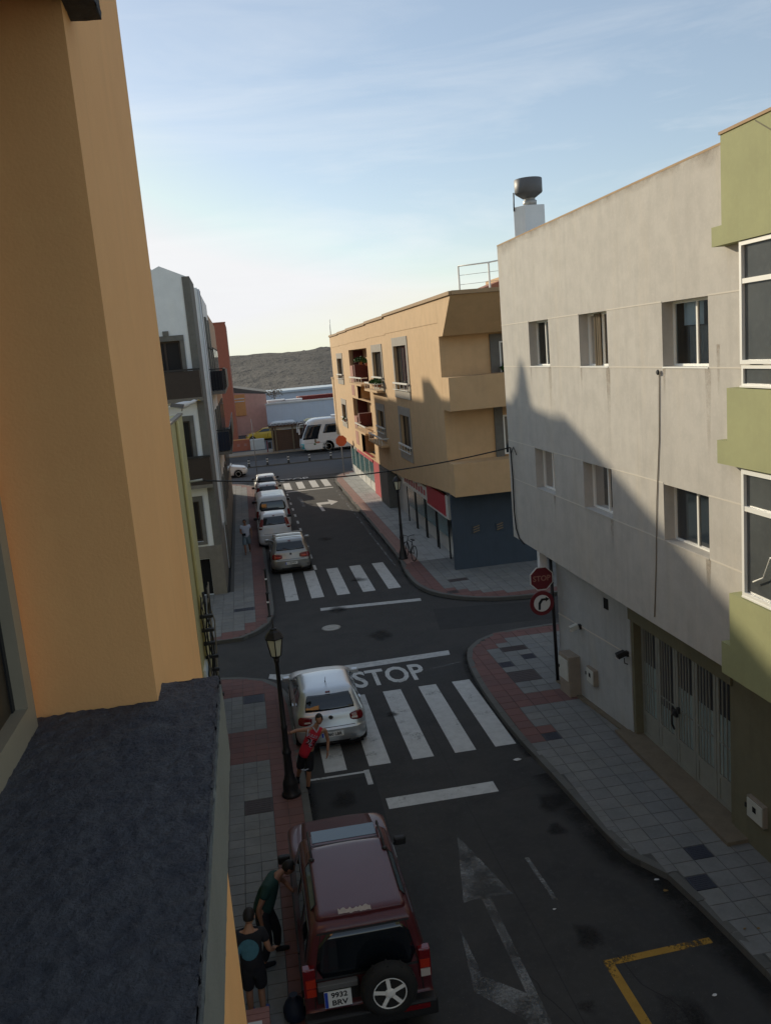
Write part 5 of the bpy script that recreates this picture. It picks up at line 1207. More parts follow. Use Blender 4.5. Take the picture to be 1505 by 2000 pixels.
put(hatch('silver hatchback with a short roof aerial parked beside the near lamp post', 'paint_silver', lights='block', plate_s='8860 LBR', W_=.84, wiper=False), 1.22, 19.25)
put(hatch('grey silver hatchback with round red tail lights and roof bars, past the far zebra', 'paint_golf', Lg=4.2, W_=.87, H=1.50, lights='round', plate_s='2158 FDV', rack=True, antenna=False), 1.33, 37.3)
put(hatch('small white van with tall red lamps parked behind the grey silver hatchback', 'paint_white', Lg=3.9, W_=.83, H=1.72, lights='tall', plate_s=None, badge=False, kind='dark', antenna=False), .88, 42.9)
put(hatch('white car whose roof just shows beyond the tall white van', 'paint_white', Lg=3.9, W_=.82, H=1.50, lights='tall', badge=False, kind='dark', antenna=False, wiper=False), .95, 55.6)
put(hatch('white car parked first in the row, nearest the avenue', 'paint_white', Lg=4.0, W_=.82, H=1.47, lights='block', badge=False, kind='dark', antenna=False, wiper=False), 1.0, 60.3)
put(hatch('white saloon car crossing on the avenue at the left, cut by the building', 'paint_white', Lg=4.4, W_=.86, H=1.47, lights='block', badge=False, antenna=False), -4.6, 73.6, R(-90))

def van(label, Lg=4.9, W_=.93, H=1.97, paint='paint_white', name='parked_van', group=None):
    r = thing(name, label, 'van', (0,0,0), group=group); w = W_; Lf = Lg
    K = [(.22,.12,Lf-.14,w-.06,.20,.40,.02,.12),(.34,.03,Lf-.03,w-.01,.18,.40,.02,.14),(.55,.0,Lf,w,.16,.40,.02,.16),(.80,.03,Lf-.06,w,.14,.38,.02,.16),(1.0,.04,Lf-.30,w-.01,.14,.34,.02,.16),(1.10,.05,Lf-.72,w-.02,.14,.28,.02,.14),(1.2,.06,Lf-.95,w-.04,.14,.2,.02,.14),
         (1.5,.10,Lf-1.35,w-.09,.14,.18,.02,.12),(1.78,.17,Lf-1.72,w-.14,.14,.16,.02,.12),(1.88,.22,Lf-1.88,w-.18,.14,.16,.02,.1),(1.93,.30,Lf-2.0,w-.26,.15,.16,.02,.08),(H,.45,Lf-2.2,w-.42,.15,.15,.02,.05)]
    lo = Loft(K); lo.body().build('body', paint, r)
    lo.patch(1.22,1.74,.0,1.0,.005,14,6,rnd=.08).build('rear_window', 'car_glass', r)
    lo.patch(.30,1.85,.497,.503,.003,1,10).build('tailgate_seam', 'seam', r) if False else None
    for s in (0,1):
        b = (2.62,3.0) if s == 0 else (6.0,6.38); lo.patch(1.2,1.74,*b,.004,8,6).build('side_window', 'car_glass', r)
        b = (2.08,2.56) if s == 0 else (6.44,6.92); lo.patch(1.24,1.72,*b,.004,8,6).build('side_window', 'car_glass', r)
        a,b = ((1.0,1.8) if s == 0 else (7.2,8.0)); l_ = lo.patch(.82,1.24,a,b,.012,6,10,rnd=.2).build('tail_light', 'tail_red', r)
        a,b = ((3.4,4.1) if s == 0 else (4.9,5.6)); lo.patch(.72,.92,a,b,.01,8,4,rnd=.3).build('headlight', 'lens_clear', r)
    lo.patch(1.2,1.74,4.05,4.95,.004,10,6).build('windscreen', 'car_glass', r)
    lo.patch(1.08,1.12,.38,.62,.012,6,2).build('tailgate_handle', 'trim_black', r)
    lo.patch(.56,.575,.0,1.0,.003,12,1).build('bumper_seam', 'seam', r)
    for y in (.5,1.2,1.9,2.6):
        MB().box(-w+.35,w-.35,y,y+.03,H-.01,H+.004).build('roof_rib', paint, r)
    for x in (-w+.08,w-.08):
        for y in (.95,Lf-.95): wheel(r, x, y, .33); arch(r, (w-.012)*(1 if x > 0 else -1), y, .39)
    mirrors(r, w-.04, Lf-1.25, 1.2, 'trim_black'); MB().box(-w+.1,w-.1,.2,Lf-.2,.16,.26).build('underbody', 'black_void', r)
    return r
put(van('tall white van with a big rear window parked in the middle of the row'), .98, 47.3)
put(van('white van parked beyond the kiosk against the pale blue wall', name='far_van'), 6.2, 108.0, R(90), .03)
put(van('cream yellow van parked beyond the kiosk next to the coach roof', paint='paint_cream', name='far_van'), 10.3, 107.6, R(90), .03)
put(hatch('yellow taxi parked at the foot of the pink wall', 'paint_yellow', Lg=4.5, W_=.88, H=1.5, lights='block', badge=False, antenna=False, name='taxi'), 4.4, 106, R(90), .03)

# burgundy off-roader
def suv():
    r = thing('offroad_car', 'burgundy off-roader with worn roof paint and a spare wheel on its back', 'car', (0,0,0)); w = .87; Lf = 4.38
    K = [(.34,.06,Lf-.10,w-.03,.08,.25,.01,.08),(.48,.0,Lf,w,.07,.28,.01,.1),(.62,.0,Lf,w,.07,.28,.01,.1),(.68,.06,Lf-.04,w,.07,.28,.01,.1),(.92,.07,Lf-.06,w,.08,.26,.01,.1),(1.04,.08,Lf-.12,w-.01,.08,.24,.01,.09),(1.10,.09,Lf-.40,w-.03,.08,.2,.01,.08),(1.15,.10,Lf-1.2,w-.05,.08,.14,.01,.08),
         (1.22,.11,Lf-1.42,w-.065,.08,.12,.01,.08),(1.45,.125,Lf-1.62,w-.115,.08,.12,.01,.08),(1.72,.145,Lf-1.82,w-.175,.08,.12,.01,.08),(1.79,.18,Lf-1.90,w-.21,.08,.12,.01,.07),(1.83,.25,Lf-1.98,w-.27,.09,.12,.01,.05),(1.85,.40,Lf-2.1,w-.42,.09,.12,.01,.03)]
    lo = Loft(K); lo.body().build('body', 'paint_burgundy', r)
    # raised rear half of the roof
    K2 = [(1.80,.24,2.02,w-.25,.07,.10,.01,.03),(1.87,.24,2.0,w-.265,.07,.10,.01,.05),(1.895,.27,1.96,w-.30,.07,.1,.01,.05),(1.905,.33,1.88,w-.38,.07,.1,.01,.03)]
    Loft(K2).body(3).build('raised_roof', 'paint_burgundy', r)
    MB().add([(-.52,2.04,1.857),(.52,2.04,1.857),(.52,2.06,1.857),(-.52,2.06,1.857)], [(0,1,2,3)]).build('roof_seam', 'seam', r)
    MB().obox((0,2.3,1.852),(.50,0,0),(0,.17,.0),(0,0,.006)).build('sunroof', 'alpine_glass', r, bevel=.004)
    rn = random.Random(5)
    b = MB(); pts = [(-.22+.44*i/16, .245+rn.uniform(-.012,.012), 1.90) for i in range(17)]+[(.22-.44*i/16, .33+rn.uniform(-.03,.02), 1.907) for i in range(17)]
    b.add([(x-.08,y-.01,z-.012+.012*(y-.24)/.09+.006) for x,y,z in pts], [tuple(range(len(pts)))]); b.build('worn_paint_patch', 'primer_worn', r)
    g = lo.patch(1.10,1.70,.03,.97,.006,12,6,rnd=.03).build('rear_window', 'car_glass', r)
    fr = MB()
    for (za,zb_,ta,tb) in ((1.70,1.725,-.02,1.02),(1.07,1.10,-.02,1.02)): 
        p_ = lo.patch(za,zb_,ta,tb,.007,12,1); fr.add(p_.v, p_.f)
    fr.build('window_rubber', 'trim_black', r)
    for s in (0,1):
        for a,b in (((2.05,2.32),(2.35,2.60),(2.63,2.95)) if s == 0 else ((6.68,6.95),(6.40,6.65),(6.05,6.37))): lo.patch(1.2,1.66,a,b,.004,6,5).build('side_window', 'car_glass', r)
        sx = 1 if s == 0 else -1
        # alpine light let into the roof edge
        x0, x1 = w-.285, w-.232
        b = MB(); b.add([(sx*(x0+.004),.55,1.90),(sx*(x0+.004),1.55,1.90),(sx*(x1+.012),1.55,1.825),(sx*(x1+.012),.55,1.825)], [(0,1,2,3)]); b.build('alpine_window', 'alpine_glass', r)
        b = MB(); b.tube([(sx*(x0+.0),.53,1.905),(sx*x0,1.57,1.905),(sx*(x1+.014),1.57,1.82),(sx*(x1+.014),.53,1.82),(sx*x0,.53,1.905)], .008, 4); b.build('alpine_rubber', 'trim_black', r)
        # roof rail
        b = MB(); b.tube([(sx*.55,2.42,1.84),(sx*.55,2.40,1.90),(sx*.55,1.75,1.955),(sx*.55,1.66,1.92),(sx*.55,1.62,1.90)], .018, 6); b.build('roof_rail', 'trim_black', r)
        b = MB(); b.lathe([(.035,1.895),(.045,1.91),(.02,1.935)], (sx*.55,1.6,0), 8); b.build('rail_foot', 'trim_black', r)
        # tail light column: bright over dark
        xt = sx*(w-.10)
        l_ = MB().box(xt-.075,xt+.092,.045,.16,.88,1.30).build('tail_light', 'tail_red', r, bevel=.012) if sx > 0 else MB().box(xt-.092,xt+.075,.045,.16,.88,1.30).build('tail_light', 'tail_red', r, bevel=.012)
        for z0,z1,m_ in ((1.17,1.285,'tail_red'),(1.03,1.15,'tail_bright'),(.90,1.01,'lens_clear' if sx > 0 else 'tail_bright')):
            MB().box(xt-.06,xt+.07,.030,.045,z0,z1).build('lens', m_, l_)
        MB().box(*sorted((sx*(w-.02),sx*(w+.03))),.55,Lf-.4,.5,.62).build('side_strip', 'trim_black', r)
        lo.patch(.90,.93,*((2.2,2.25) if s == 0 else (6.75,6.8)),.02,3,1).build('door_handle', 'trim_black', r)
        a,b = ((3.5,4.1) if s == 0 else (4.9,5.5)); lo.patch(.78,.98,a,b,.01,8,4).build('headlight', 'lens_clear', r)
        lo.patch(.45,1.15,*((2.345,2.35) if s == 0 else (6.65,6.655)),.003,1,6).build('door_seam', 'seam', r)
    lo.patch(1.045,1.145,4.02,4.98,.003,12,5).build('bonnet', 'paint_burgundy_dull', r)  # dull panel stands in for the bonnet mirroring dark buildings
    lo.patch(1.2,1.66,4.04,4.96,.004,10,5).build('windscreen', 'car_glass', r)
    # tailgate seam, bumper, plate, spare
    lo.patch(.69,1.72,.955,.965,.004,1,10).build('tailgate_seam', 'seam', r); lo.patch(.69,1.72,.035,.045,.004,1,10).build('tailgate_seam', 'seam', r)
    MB().box(-w-.02,w+.02,-.12,.06,.42,.66).build('rear_bumper', 'trim_black', r, bevel=.03)
    MB().box(.42,.78,-.13,-.11,.55,.62).build('bumper_lamp', 'tail_red', r)
    MB().box(-.70,-.13,.0,.08,.80,1.06).build('plate_panel', 'trim_black', r, bevel=.01)
    MB().box(-.68,-.15,-.03,.06,1.0,1.08).build('plate_lamp_cover', 'metal_grey', r, bevel=.008)
    plate(r, (-.43,-.02,.86), X_, Z_, '9932', 'BRV', .36, .24)
    c = Vector((.24,-.16,.98)); sw = thing('spare_wheel', None, None); bpy.data.objects.remove(sw)
    m = MB(); m.lathe([(.21,.10),(.33,.10),(.375,.05),(.375,-.06),(.33,-.115),(.24,-.12),(.215,-.10)], c, 36, axis='y'); tyre = m.build('spare_wheel', 'rubber', r)
    for k in range(36):
        a = 2*math.pi*k/36; d = Vector((math.cos(a),0,math.sin(a))); q = Vector((-math.sin(a),0,math.cos(a))); MB_ = m = MB(); m.obox(c+d*.372-Y_*.0, q*.012, Y_*.07, d*.008)
        if k%3 == 0: m.build('tread_block', 'rubber', tyre)
    m = MB(); m.lathe([(.222,-.06),(.226,-.108),(.212,-.112),(.205,-.06)], c, 36, axis='y')
    for k in range(5):
        a = 2*math.pi*(k+.25)/5+.1; d = Vector((math.cos(a),0,math.sin(a))); q = Vector((-math.sin(a),0,math.cos(a)))
        m.obox(c+d*.135-Y_*.095, d*.075, q*.026, Y_*.012-d*.004); m.obox(c+d*.185-Y_*.088, d*.028, q*.044, Y_*.012)
    m.lathe([(.075,-.07),(.07,-.105),(.04,-.112),(.001,-.114)], c, 20, axis='y'); m.build('rim', 'alloy', tyre)
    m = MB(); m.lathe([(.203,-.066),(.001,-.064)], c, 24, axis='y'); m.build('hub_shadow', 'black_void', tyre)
    for x in (-w+.1,w-.1):
        for y in (.85,Lf-.85): wheel(r, x, y, .37, .22); arch(r, (w-.012)*(1 if x > 0 else -1), y, .43)
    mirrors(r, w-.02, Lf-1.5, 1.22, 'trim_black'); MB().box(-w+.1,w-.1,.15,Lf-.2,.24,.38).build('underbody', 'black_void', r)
    d = MB(); d.add([(-w-.02,1.95,.45),(-w-.02,1.95,1.62),(-w-.62,1.35,1.55),(-w-.62,1.35,.45)], [(0,1,2,3)]); 
    return r
put(suv(), .80, 10.28)

def coach():
    r = thing('coach', 'white touring coach with a teal lower nose parked on the avenue, facing left', 'coach', (0,0,0)); w = 1.27; Lf = 12.0
    K = [(.30,.10,Lf-.25,w-.03,.15,.5,.02,.25),(.45,.02,Lf-.08,w,.15,.5,.02,.28),(.75,.0,Lf,w,.15,.5,.02,.30),(1.1,.0,Lf-.02,w,.15,.5,.02,.30),(1.5,.0,Lf-.10,w,.15,.48,.02,.30),(2.2,.02,Lf-.38,w-.01,.15,.45,.02,.28),(2.9,.06,Lf-.78,w-.02,.15,.42,.02,.25),(3.15,.12,Lf-1.05,w-.05,.15,.4,.02,.22),(3.27,.25,Lf-1.4,w-.15,.2,.35,.02,.18),(3.32,.5,Lf-1.8,w-.4,.2,.3,.02,.1)]
    lo = Loft(K); lo.body(4).build('body', 'paint_white', r)
    lo.patch(1.45,2.95,3.75,5.25,.006,24,8,rnd=.05).build('windscreen', 'car_glass', r)
    for s in (0,1):
        T = (lambda a,b: (a,b)) if s == 0 else (lambda a,b: (9-b,9-a))
        lo.patch(1.35,2.75,*T(2.90,3.55),.006,10,8,z0b=1.25 if s == 0 else None).build('driver_window', 'car_glass', r)
        for k in range(7): a = 2.02+k*.121; lo.patch(1.85,2.72,*T(a,a+.118),.005,4,5).build('side_window', 'car_glass', r)
        lo.patch(.34,.95,*T(3.35,4.1),.008,10,4,z1b=.6 if s == 0 else None).build('teal_corner', 'paint_teal', r)
        for y in (2.6,3.9,Lf-2.75): wheel(r, (1 if s == 0 else -1)*(w-.13), y, .5, .26, m='cabinet_white'); arch(r, (w-.012)*(1 if s == 0 else -1), y, .6)
        lo.patch(.95,.965,*T(2.02,3.2),.004,24,1).build('panel_seam', 'seam', r)
        lo.patch(.62,.85,*T(3.55,3.95),.012,6,3,rnd=.3).build('headlight', 'lens_clear', r)
        m = MB(); sx = 1 if s == 0 else -1; m.tube([(sx*1.1,Lf-.75,2.95),(sx*1.45,Lf-.1,2.9),(sx*1.45,Lf+.02,2.4)], .04, 6); m.obox((sx*1.45,Lf+.02,2.2),(.12,0,0),(0,.07,0),(0,0,.26)); m.build('mirror_arm', 'paint_white', r)
    m = MB(); m.obox((-(w+.004),Lf-1.55,1.1), (0,0,.01), (0,.32,.05), (0,-.05,.30)); 
    # emblem on the side facing the street
    for (y,z,a,b,mm) in ((Lf-1.5,1.15,.10,.22,'curtain_brown'),(Lf-1.75,1.0,.22,.10,'pink_and_lit_red'),(Lf-1.42,.85,.12,.09,'leaf')):
        e = MB(); e.prism_axis([(a*math.cos(k*.5236),b*math.sin(k*.5236)) for k in range(12)], (-(w+.006),y,z), Y_, Z_, X_*.004); e.build('side_emblem', mm, r)
    MB().box(-.7,.7,6.0,8.6,3.3,3.5).build('roof_unit', 'paint_white', r, bevel=.05)
    MB().obox((0,Lf-.25,1.15),(.5,0,0),(0,.05,0),(0,0,.10)).build('front_grille', 'trim_black', r)
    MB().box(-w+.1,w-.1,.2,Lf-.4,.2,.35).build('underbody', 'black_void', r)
    return r
put(coach(), 17.15, 87.3, R(90))

# ------------------------------------------------------------------ people
def skin_mesh(chains, sub=2):
    """chains: list of (points, radii, parent) ; parent = (chain, index) the first point connects to"""
    vs, es, rs, idx = [], [], [], []
    for pts, rad, par in chains:
        ids = []
        for i, p in enumerate(pts):
            if i == 0 and par is not None: ids.append(idx[par[0]][par[1]]); continue
            vs.append(Vector(p)); rs.append(rad[i]); ids.append(len(vs)-1)
            if i > 0: es.append((ids[-2], ids[-1]))
        idx.append(ids)
    me = bpy.data.meshes.new('figure'); me.from_pydata(vs, es, []); o = bpy.data.objects.new('figure', me); col.objects.link(o)
    o.modifiers.new('skin', 'SKIN'); s = o.modifiers.new('sub', 'SUBSURF'); s.levels = sub; s.render_levels = sub
    me.update(); sv = me.skin_vertices[0].data
    for i, v in enumerate(sv):
        rr = rs[i]; v.radius = rr if isinstance(rr, tuple) else (rr, rr); v.use_root = (i == 0)
    dg = bpy.context.evaluated_depsgraph_get(); dg.update(); out = bpy.data.meshes.new_from_object(o.evaluated_get(dg)); bpy.data.objects.remove(o)
    return out
def join_meshes(name, meshes, m, parent=None, loc=None):
    bm = bmesh.new()
    for me in meshes: bm.from_mesh(me)
    bmesh.ops.recalc_face_normals(bm, faces=bm.faces)
    me = bpy.data.meshes.new(name); bm.to_mesh(me); bm.free(); me.materials.clear(); me.materials.append(MATS[m])
    me.polygons.foreach_set('use_smooth', [True]*len(me.polygons)); me.polygons.foreach_set('material_index', [0]*len(me.polygons))
    o = bpy.data.objects.new(name, me); col.objects.link(o)
    if parent is not None: o.parent = parent
    return o
def ellipsoid(c, r, M3=None, seg=20, rings=14, cut=None, fn=None):
    bm = bmesh.new(); bmesh.ops.create_uvsphere(bm, u_segments=seg, v_segments=rings, radius=1)
    if cut: bmesh.ops.delete(bm, geom=[f for f in bm.faces if cut(f.calc_center_median())], context='FACES')
    for v in bm.verts:
        p = v.co.copy()
        if fn: p = fn(p)
        p = Vector((p.x*r[0], p.y*r[1], p.z*r[2]))
        if M3: p = M3 @ p
        v.co = p+Vector(c)
    me = bpy.data.meshes.new('e'); bm.to_mesh(me); bm.free(); return me
def hand(wrist, d, side, palm_n, curl=.5, s=1.0):
    """palm and five separate curled fingers; d = hand direction, side = toward the thumb, palm_n = palm normal"""
    d = Vector(d).normalized(); side = Vector(side); side = (side-d*side.dot(d)).normalized(); n = Vector(palm_n); n = (n-d*n.dot(d)-side*n.dot(side)).normalized(); w = Vector(wrist); ms = []
    ms.append(skin_mesh([([w, w+d*.045*s, w+d*.085*s], [(.022*s,.016*s),(.030*s,.015*s),(.032*s,.013*s)], None)], 1))
    for k in range(4):
        b = w+d*.075*s+side*(.028-.0185*k)*s; ln = (.070,.078,.073,.056)[k]*s; p = [b]; dr = d.copy()
        for j in range(3):
            a = curl*.75; dr = (dr*math.cos(a)+n*math.sin(a)).normalized(); p.append(p[-1]+dr*ln*(.42,.32,.26)[j])
        ms.append(skin_mesh([([w+d*.05*s+side*(.022-.015*k)*s]+p, [.009*s,.0095*s,.0085*s,.008*s,.0065*s], None)], 1))
    b = w+d*.025*s+side*.022*s; t = (side*.75+d*.6+n*.25).normalized(); t2 = (side*.25+d*.85+n*.5).normalized()
    ms.append(skin_mesh([([b, b+t*.034*s, b+t*.034*s+t2*.030*s, b+t*.034*s+t2*.055*s], [.012*s,.011*s,.0095*s,.0075*s], None)], 1))
    return ms
def head(c, fwd, up, s=1.0):
    f = Vector(fwd).normalized(); u = Vector(up); u = (u-f*u.dot(f)).normalized(); sd = f.cross(u); M3 = Matrix((sd, f, u)).transposed(); c = Vector(c); ms = []
    def shp(p):
        k = 1-.22*max(0,-p.z)**1.3; q = Vector((p.x*k, p.y*(1-.12*max(0,-p.z)) + (.10*max(0,-p.z) if p.y > 0 else .12*max(0,-p.z)), p.z))
        if p.y > 0: q.y += .07*math.exp(-((p.x)/.22)**2-((p.z+.12)/.2)**2)*1.6 - .06*sum(math.exp(-((p.x-a)/.16)**2-((p.z-.06)/.12)**2) for a in (-.38,.38))
        return q
    ms.append(ellipsoid(c, (.076*s,.096*s,.118*s), M3, fn=shp))
    ms.append(ellipsoid(c+f*.098*s-u*.018*s, (.012*s,.016*s,.024*s), M3, 8, 6))
    for a in (-1,1): ms.append(ellipsoid(c+sd*a*.077*s-u*.005*s-f*.005*s, (.010*s,.020*s,.032*s), M3, 8, 6))
    eyes = [ellipsoid(c+f*.083*s+sd*a*.030*s+u*.010*s, (.010*s,.006*s,.006*s), M3, 8, 6) for a in (-1,1)]
    mouth = ellipsoid(c+f*.088*s-u*.058*s, (.022*s,.008*s,.005*s), M3, 8, 6)
    hr = ellipsoid(c-f*.006*s+u*.012*s, (.083*s,.104*s,.118*s), M3, cut=lambda p: p.z < -.05-.25*p.y*0 and p.y > -.1 or (p.y > .55 and p.z < .55) or p.z < -.45)
    return ms, eyes, mouth, hr
def person(label, J, sex=1, skin='skin', top='cloth_black', topm=None, shorts='cloth_black', hairm='hair', hands=(), footm='shoe_white', sleeve=True, long_legs=False, cap=None, headdir=(0,-1,0), headup=(0,0,1), build_=1.0, sock=None, hem=.13):
    """J: joints: pelvis, chest, neck, head, sh_l, el_l, wr_l, sh_r, el_r, wr_r, hip_l, kn_l, an_l, toe_l ..."""
    r = thing('person', label, 'person', J['an_r']); V = {k: Vector(v) for k, v in J.items()}; b = build_
    L_ = V['pelvis'].lerp(V['chest'], .5)
    ch = [([V['pelvis'], L_, V['chest'], V['neck'], V['neck'].lerp(V['head'], .55)], [.125*b,.115*b,.125*b,.055,.052], None)]
    for s in 'lr':
        ch.append(([V['chest'], V['sh_'+s], V['sh_'+s].lerp(V['el_'+s], .5), V['el_'+s], V['el_'+s].lerp(V['wr_'+s], .4), V['wr_'+s]], [0,.056*b,.048*b,.038,.037,.025], (0,2)))
        ch.append(([V['pelvis'], V['hip_'+s], V['hip_'+s].lerp(V['kn_'+s], .5), V['kn_'+s], V['kn_'+s].lerp(V['an_'+s], .35), V['an_'+s]], [0,.088*b,.075*b,.055,.055,.036], (0,0)))
    ms = [skin_mesh(ch)]
    for s in 'lr':
        t = V['toe_'+s]; a = V['an_'+s]
    hd, eyes, mouth, hr = head(V['head'], headdir, headup); ms += hd
    for hnd in hands: ms += hand(*hnd)
    off = wloc(r)
    body = join_meshes('body', ms, skin, r)
    def sub(o):
        for v in o.data.vertices: v.co -= off
        return o
    sub(body); sub(join_meshes('eyes', eyes, 'hair', r)); sub(join_meshes('mouth', [mouth], 'dark_red_paint', r))
    sub(join_meshes('hair', [hr], hairm, r))
    # shirt
    pl = V['pelvis']; dn = (V['pelvis']-V['chest']).normalized()
    ch = [([pl+dn*hem, pl.lerp(V['chest'],.5), V['chest'], V['neck']+ (V['chest']-V['neck'])*.35], [(.185*b,.16*b),(.155*b,.14*b),(.15*b,.138*b),.075], None)]
    for s in 'lr':
        e = V['sh_'+s].lerp(V['el_'+s], .55 if sleeve else .02)
        if sleeve: ch.append(([V['chest'], V['sh_'+s], e], [0,.075*b,.064*b], (0,2)))
        else: ch.append(([V['chest'], V['chest'].lerp(V['sh_'+s],.78)+ (V['neck']-V['chest'])*.25], [0,.05*b], (0,2)))
    sub(join_meshes('shirt', [skin_mesh(ch)], top, r))
    ch = [([pl+dn*(-.15), pl+dn*.05], [(.155*b,.13*b),(.165*b,.135*b)], None)]
    for s in 'lr':
        k = 1.0 if long_legs else 1.0; tgt = V['kn_'+s]
        pts = [pl+dn*.05, V['hip_'+s], V['hip_'+s].lerp(tgt,.5), V['hip_'+s].lerp(tgt,k)]; rad = [0,.108*b,.102*b,.098*b if not long_legs else .075]
        if long_legs: pts.append(V['an_'+s]+Vector((0,0,.04))); rad.append(.06)
        ch.append((pts, rad, (0,1)))
    sub(join_meshes('trousers' if long_legs else 'shorts', [skin_mesh(ch)], shorts, r))
    for s in 'lr':
        a = V['an_'+s]; t = V['toe_'+s]; d = (t-a); d.z = 0; d.normalize(); z = min(a.z, t.z)
        sh = skin_mesh([([a-d*.05+Vector((0,0,-.045)), a+d*.03+Vector((0,0,-.035)), t-d*.04, t+d*.01], [(.042,.04),(.045,.045),(.045,.034),(.036,.026)], None)], 1)
        so = sub(join_meshes('shoe', [sh], footm, r))
        if sock: sub(join_meshes('sock', [skin_mesh([([a+Vector((0,0,-.02)), a+(V['kn_'+s]-a)*.25], [.044,.05], None)], 1)], sock, r))
    return r, V, off
# man in red vest holding the lamp post
rj, V, off = person('man in a red sleeveless vest and dark shorts, one arm holding the lamp post',
 dict(pelvis=(.52,17.62,.98), chest=(.69,17.56,1.33), neck=(.78,17.53,1.52), head=(.85,17.48,1.68), sh_l=(.58,17.56,1.45), el_l=(.36,17.5,1.49), wr_l=(.195,17.42,1.49), sh_r=(.95,17.56,1.40), el_r=(1.0,17.6,1.12), wr_r=(.96,17.5,.90),
 hip_l=(.44,17.64,.9), kn_l=(.34,17.75,.5), an_l=(.28,17.92,.22), toe_l=(.27,17.76,.17), hip_r=(.60,17.60,.9), kn_r=(.52,17.53,.5), an_r=(.46,17.55,.10), toe_r=(.47,17.38,.055)),
 top='jersey_red', sleeve=False, hands=[((.195,17.42,1.49),(-1,-.25,0),(0,0,1),(0,-1,0),.85), ((.96,17.5,.90),(-.15,-.2,-1),(0,-1,0),(-1,0,0),.35)], headdir=(-.15,-1,-.25), footm='cloth_black', sock='cloth_black', build_=.98, hem=.20)
# number, wordmark and pale trim on the vest: sampled onto the front of the shirt
def decal_text(parent, target, s, size, c, U, V_, m, lift=.006, **kw):
    """project flat letters along U x V onto a child mesh so they lie on the cloth"""
    o = text('vest_number', s, size, c, U, V_, m, None, .001, **kw); dg = bpy.context.evaluated_depsgraph_get(); dg.update(); N = Vector(U).cross(Vector(V_)).normalized()
    inv = target.matrix_world.inverted()
    for v in o.data.vertices:
        hit, loc, n, i = target.ray_cast(inv @ (v.co+N*.5), -N)
        if hit: v.co = target.matrix_world @ loc + N*lift
    p = parent
    for v in o.data.vertices: v.co -= wloc(p)
    o.parent = p; return o
bpy.context.view_layer.update()
shirt = [o for o in rj.children if o.name.startswith('shirt')][0]
tilt = Vector((.19,-.03,.36)).normalized(); UU = Vector((1,0,-.45)).normalized()
decal_text(rj, shirt, '23', .24, (.62,17.4,1.17), UU, tilt, 'cloth_white', .004, bold=.022); decal_text(rj, shirt, '23', .235, (.62,17.4,1.17), UU, tilt, 'cloth_black', .007)
o_ = decal_text(rj, shirt, 'BULLS', .085, (.665,17.4,1.33), UU, tilt, 'cloth_white', .005, bold=.003); o_.name = 'vest_wordmark'
MB().tube([(.70,17.47,1.53),(.735,17.435,1.47),(.765,17.415,1.42),(.80,17.43,1.47),(.84,17.47,1.53)], .011, 6).build('neck_trim', 'cloth_white', rj)
MB().tube([(.60,17.46,1.49),(.57,17.47,1.40),(.555,17.50,1.32)], .009, 6).build('armhole_trim', 'cloth_white', rj)
MB().tube([(.36,17.49,.60),(.44,17.455,.59),(.52,17.47,.60)], .012, 6).build('shorts_trim', 'cloth_white', rj)
# pedestrian in white
pw, V, off = person('man in a white T-shirt and grey blue shorts walking towards us on the left pavement',
 dict(pelvis=(-.55,42.2,.98), chest=(-.55,42.17,1.36), neck=(-.55,42.15,1.55), head=(-.56,42.10,1.70), sh_l=(-.75,42.16,1.47), el_l=(-.80,42.1,1.2), wr_l=(-.70,41.92,1.12), sh_r=(-.35,42.16,1.47), el_r=(-.28,42.2,1.2), wr_r=(-.29,42.1,.96),
 hip_l=(-.64,42.2,.9), kn_l=(-.66,42.0,.53), an_l=(-.66,41.9,.17), toe_l=(-.66,41.72,.155), hip_r=(-.46,42.2,.9), kn_r=(-.45,42.25,.53), an_r=(-.44,42.5,.20), toe_r=(-.44,42.35,.155)),
 top='cloth_white', shorts='cloth_blue', skin='skin_dark', hands=[((-.70,41.92,1.12),(.5,-1,0),(0,0,1),(1,0,0),.5),((-.29,42.1,.96),(0,-.1,-1),(0,-1,0),(-1,0,0),.4)], headdir=(-.1,-1,-.2), build_=1.12, footm='skin_dark')
bagm = MB(); bagm.obox((-.64,41.83,1.12),(.09,0,0),(0,.04,0),(0,0,.06)); tag(bagm.build('pouch', 'cloth_black', bevel=.02), 'small dark pouch held by the walker in white', 'pouch')
# man in green bending at the off-roader's open side
pg, V, off = person('man in a dark green shirt bending down beside the burgundy off-roader',
 dict(pelvis=(-.56,12.28,.98), chest=(-.40,12.42,1.30), neck=(-.24,12.48,1.42), head=(-.10,12.53,1.45), sh_l=(-.45,12.22,1.36), el_l=(-.62,12.12,1.08), wr_l=(-.58,12.08,.82), sh_r=(-.35,12.62,1.34), el_r=(-.18,12.68,1.12), wr_r=(-.06,12.55,1.0),
 hip_l=(-.60,12.18,.9), kn_l=(-.52,12.14,.52), an_l=(-.62,12.1,.19), toe_l=(-.45,12.14,.155), hip_r=(-.52,12.38,.9), kn_r=(-.38,12.4,.52), an_r=(-.40,12.44,.19), toe_r=(-.22,12.44,.155)),
 top='cloth_green', shorts='cloth_black', long_legs=True, skin='skin_dark', hands=[((-.58,12.08,.82),(.1,0,-1),(1,0,0),(0,1,0),.5),((-.06,12.55,1.0),(1,0,-.3),(0,0,1),(0,-1,0),.5)], headdir=(.9,.1,-.5), headup=(.4,0,.9), footm='cloth_black', build_=1.08)
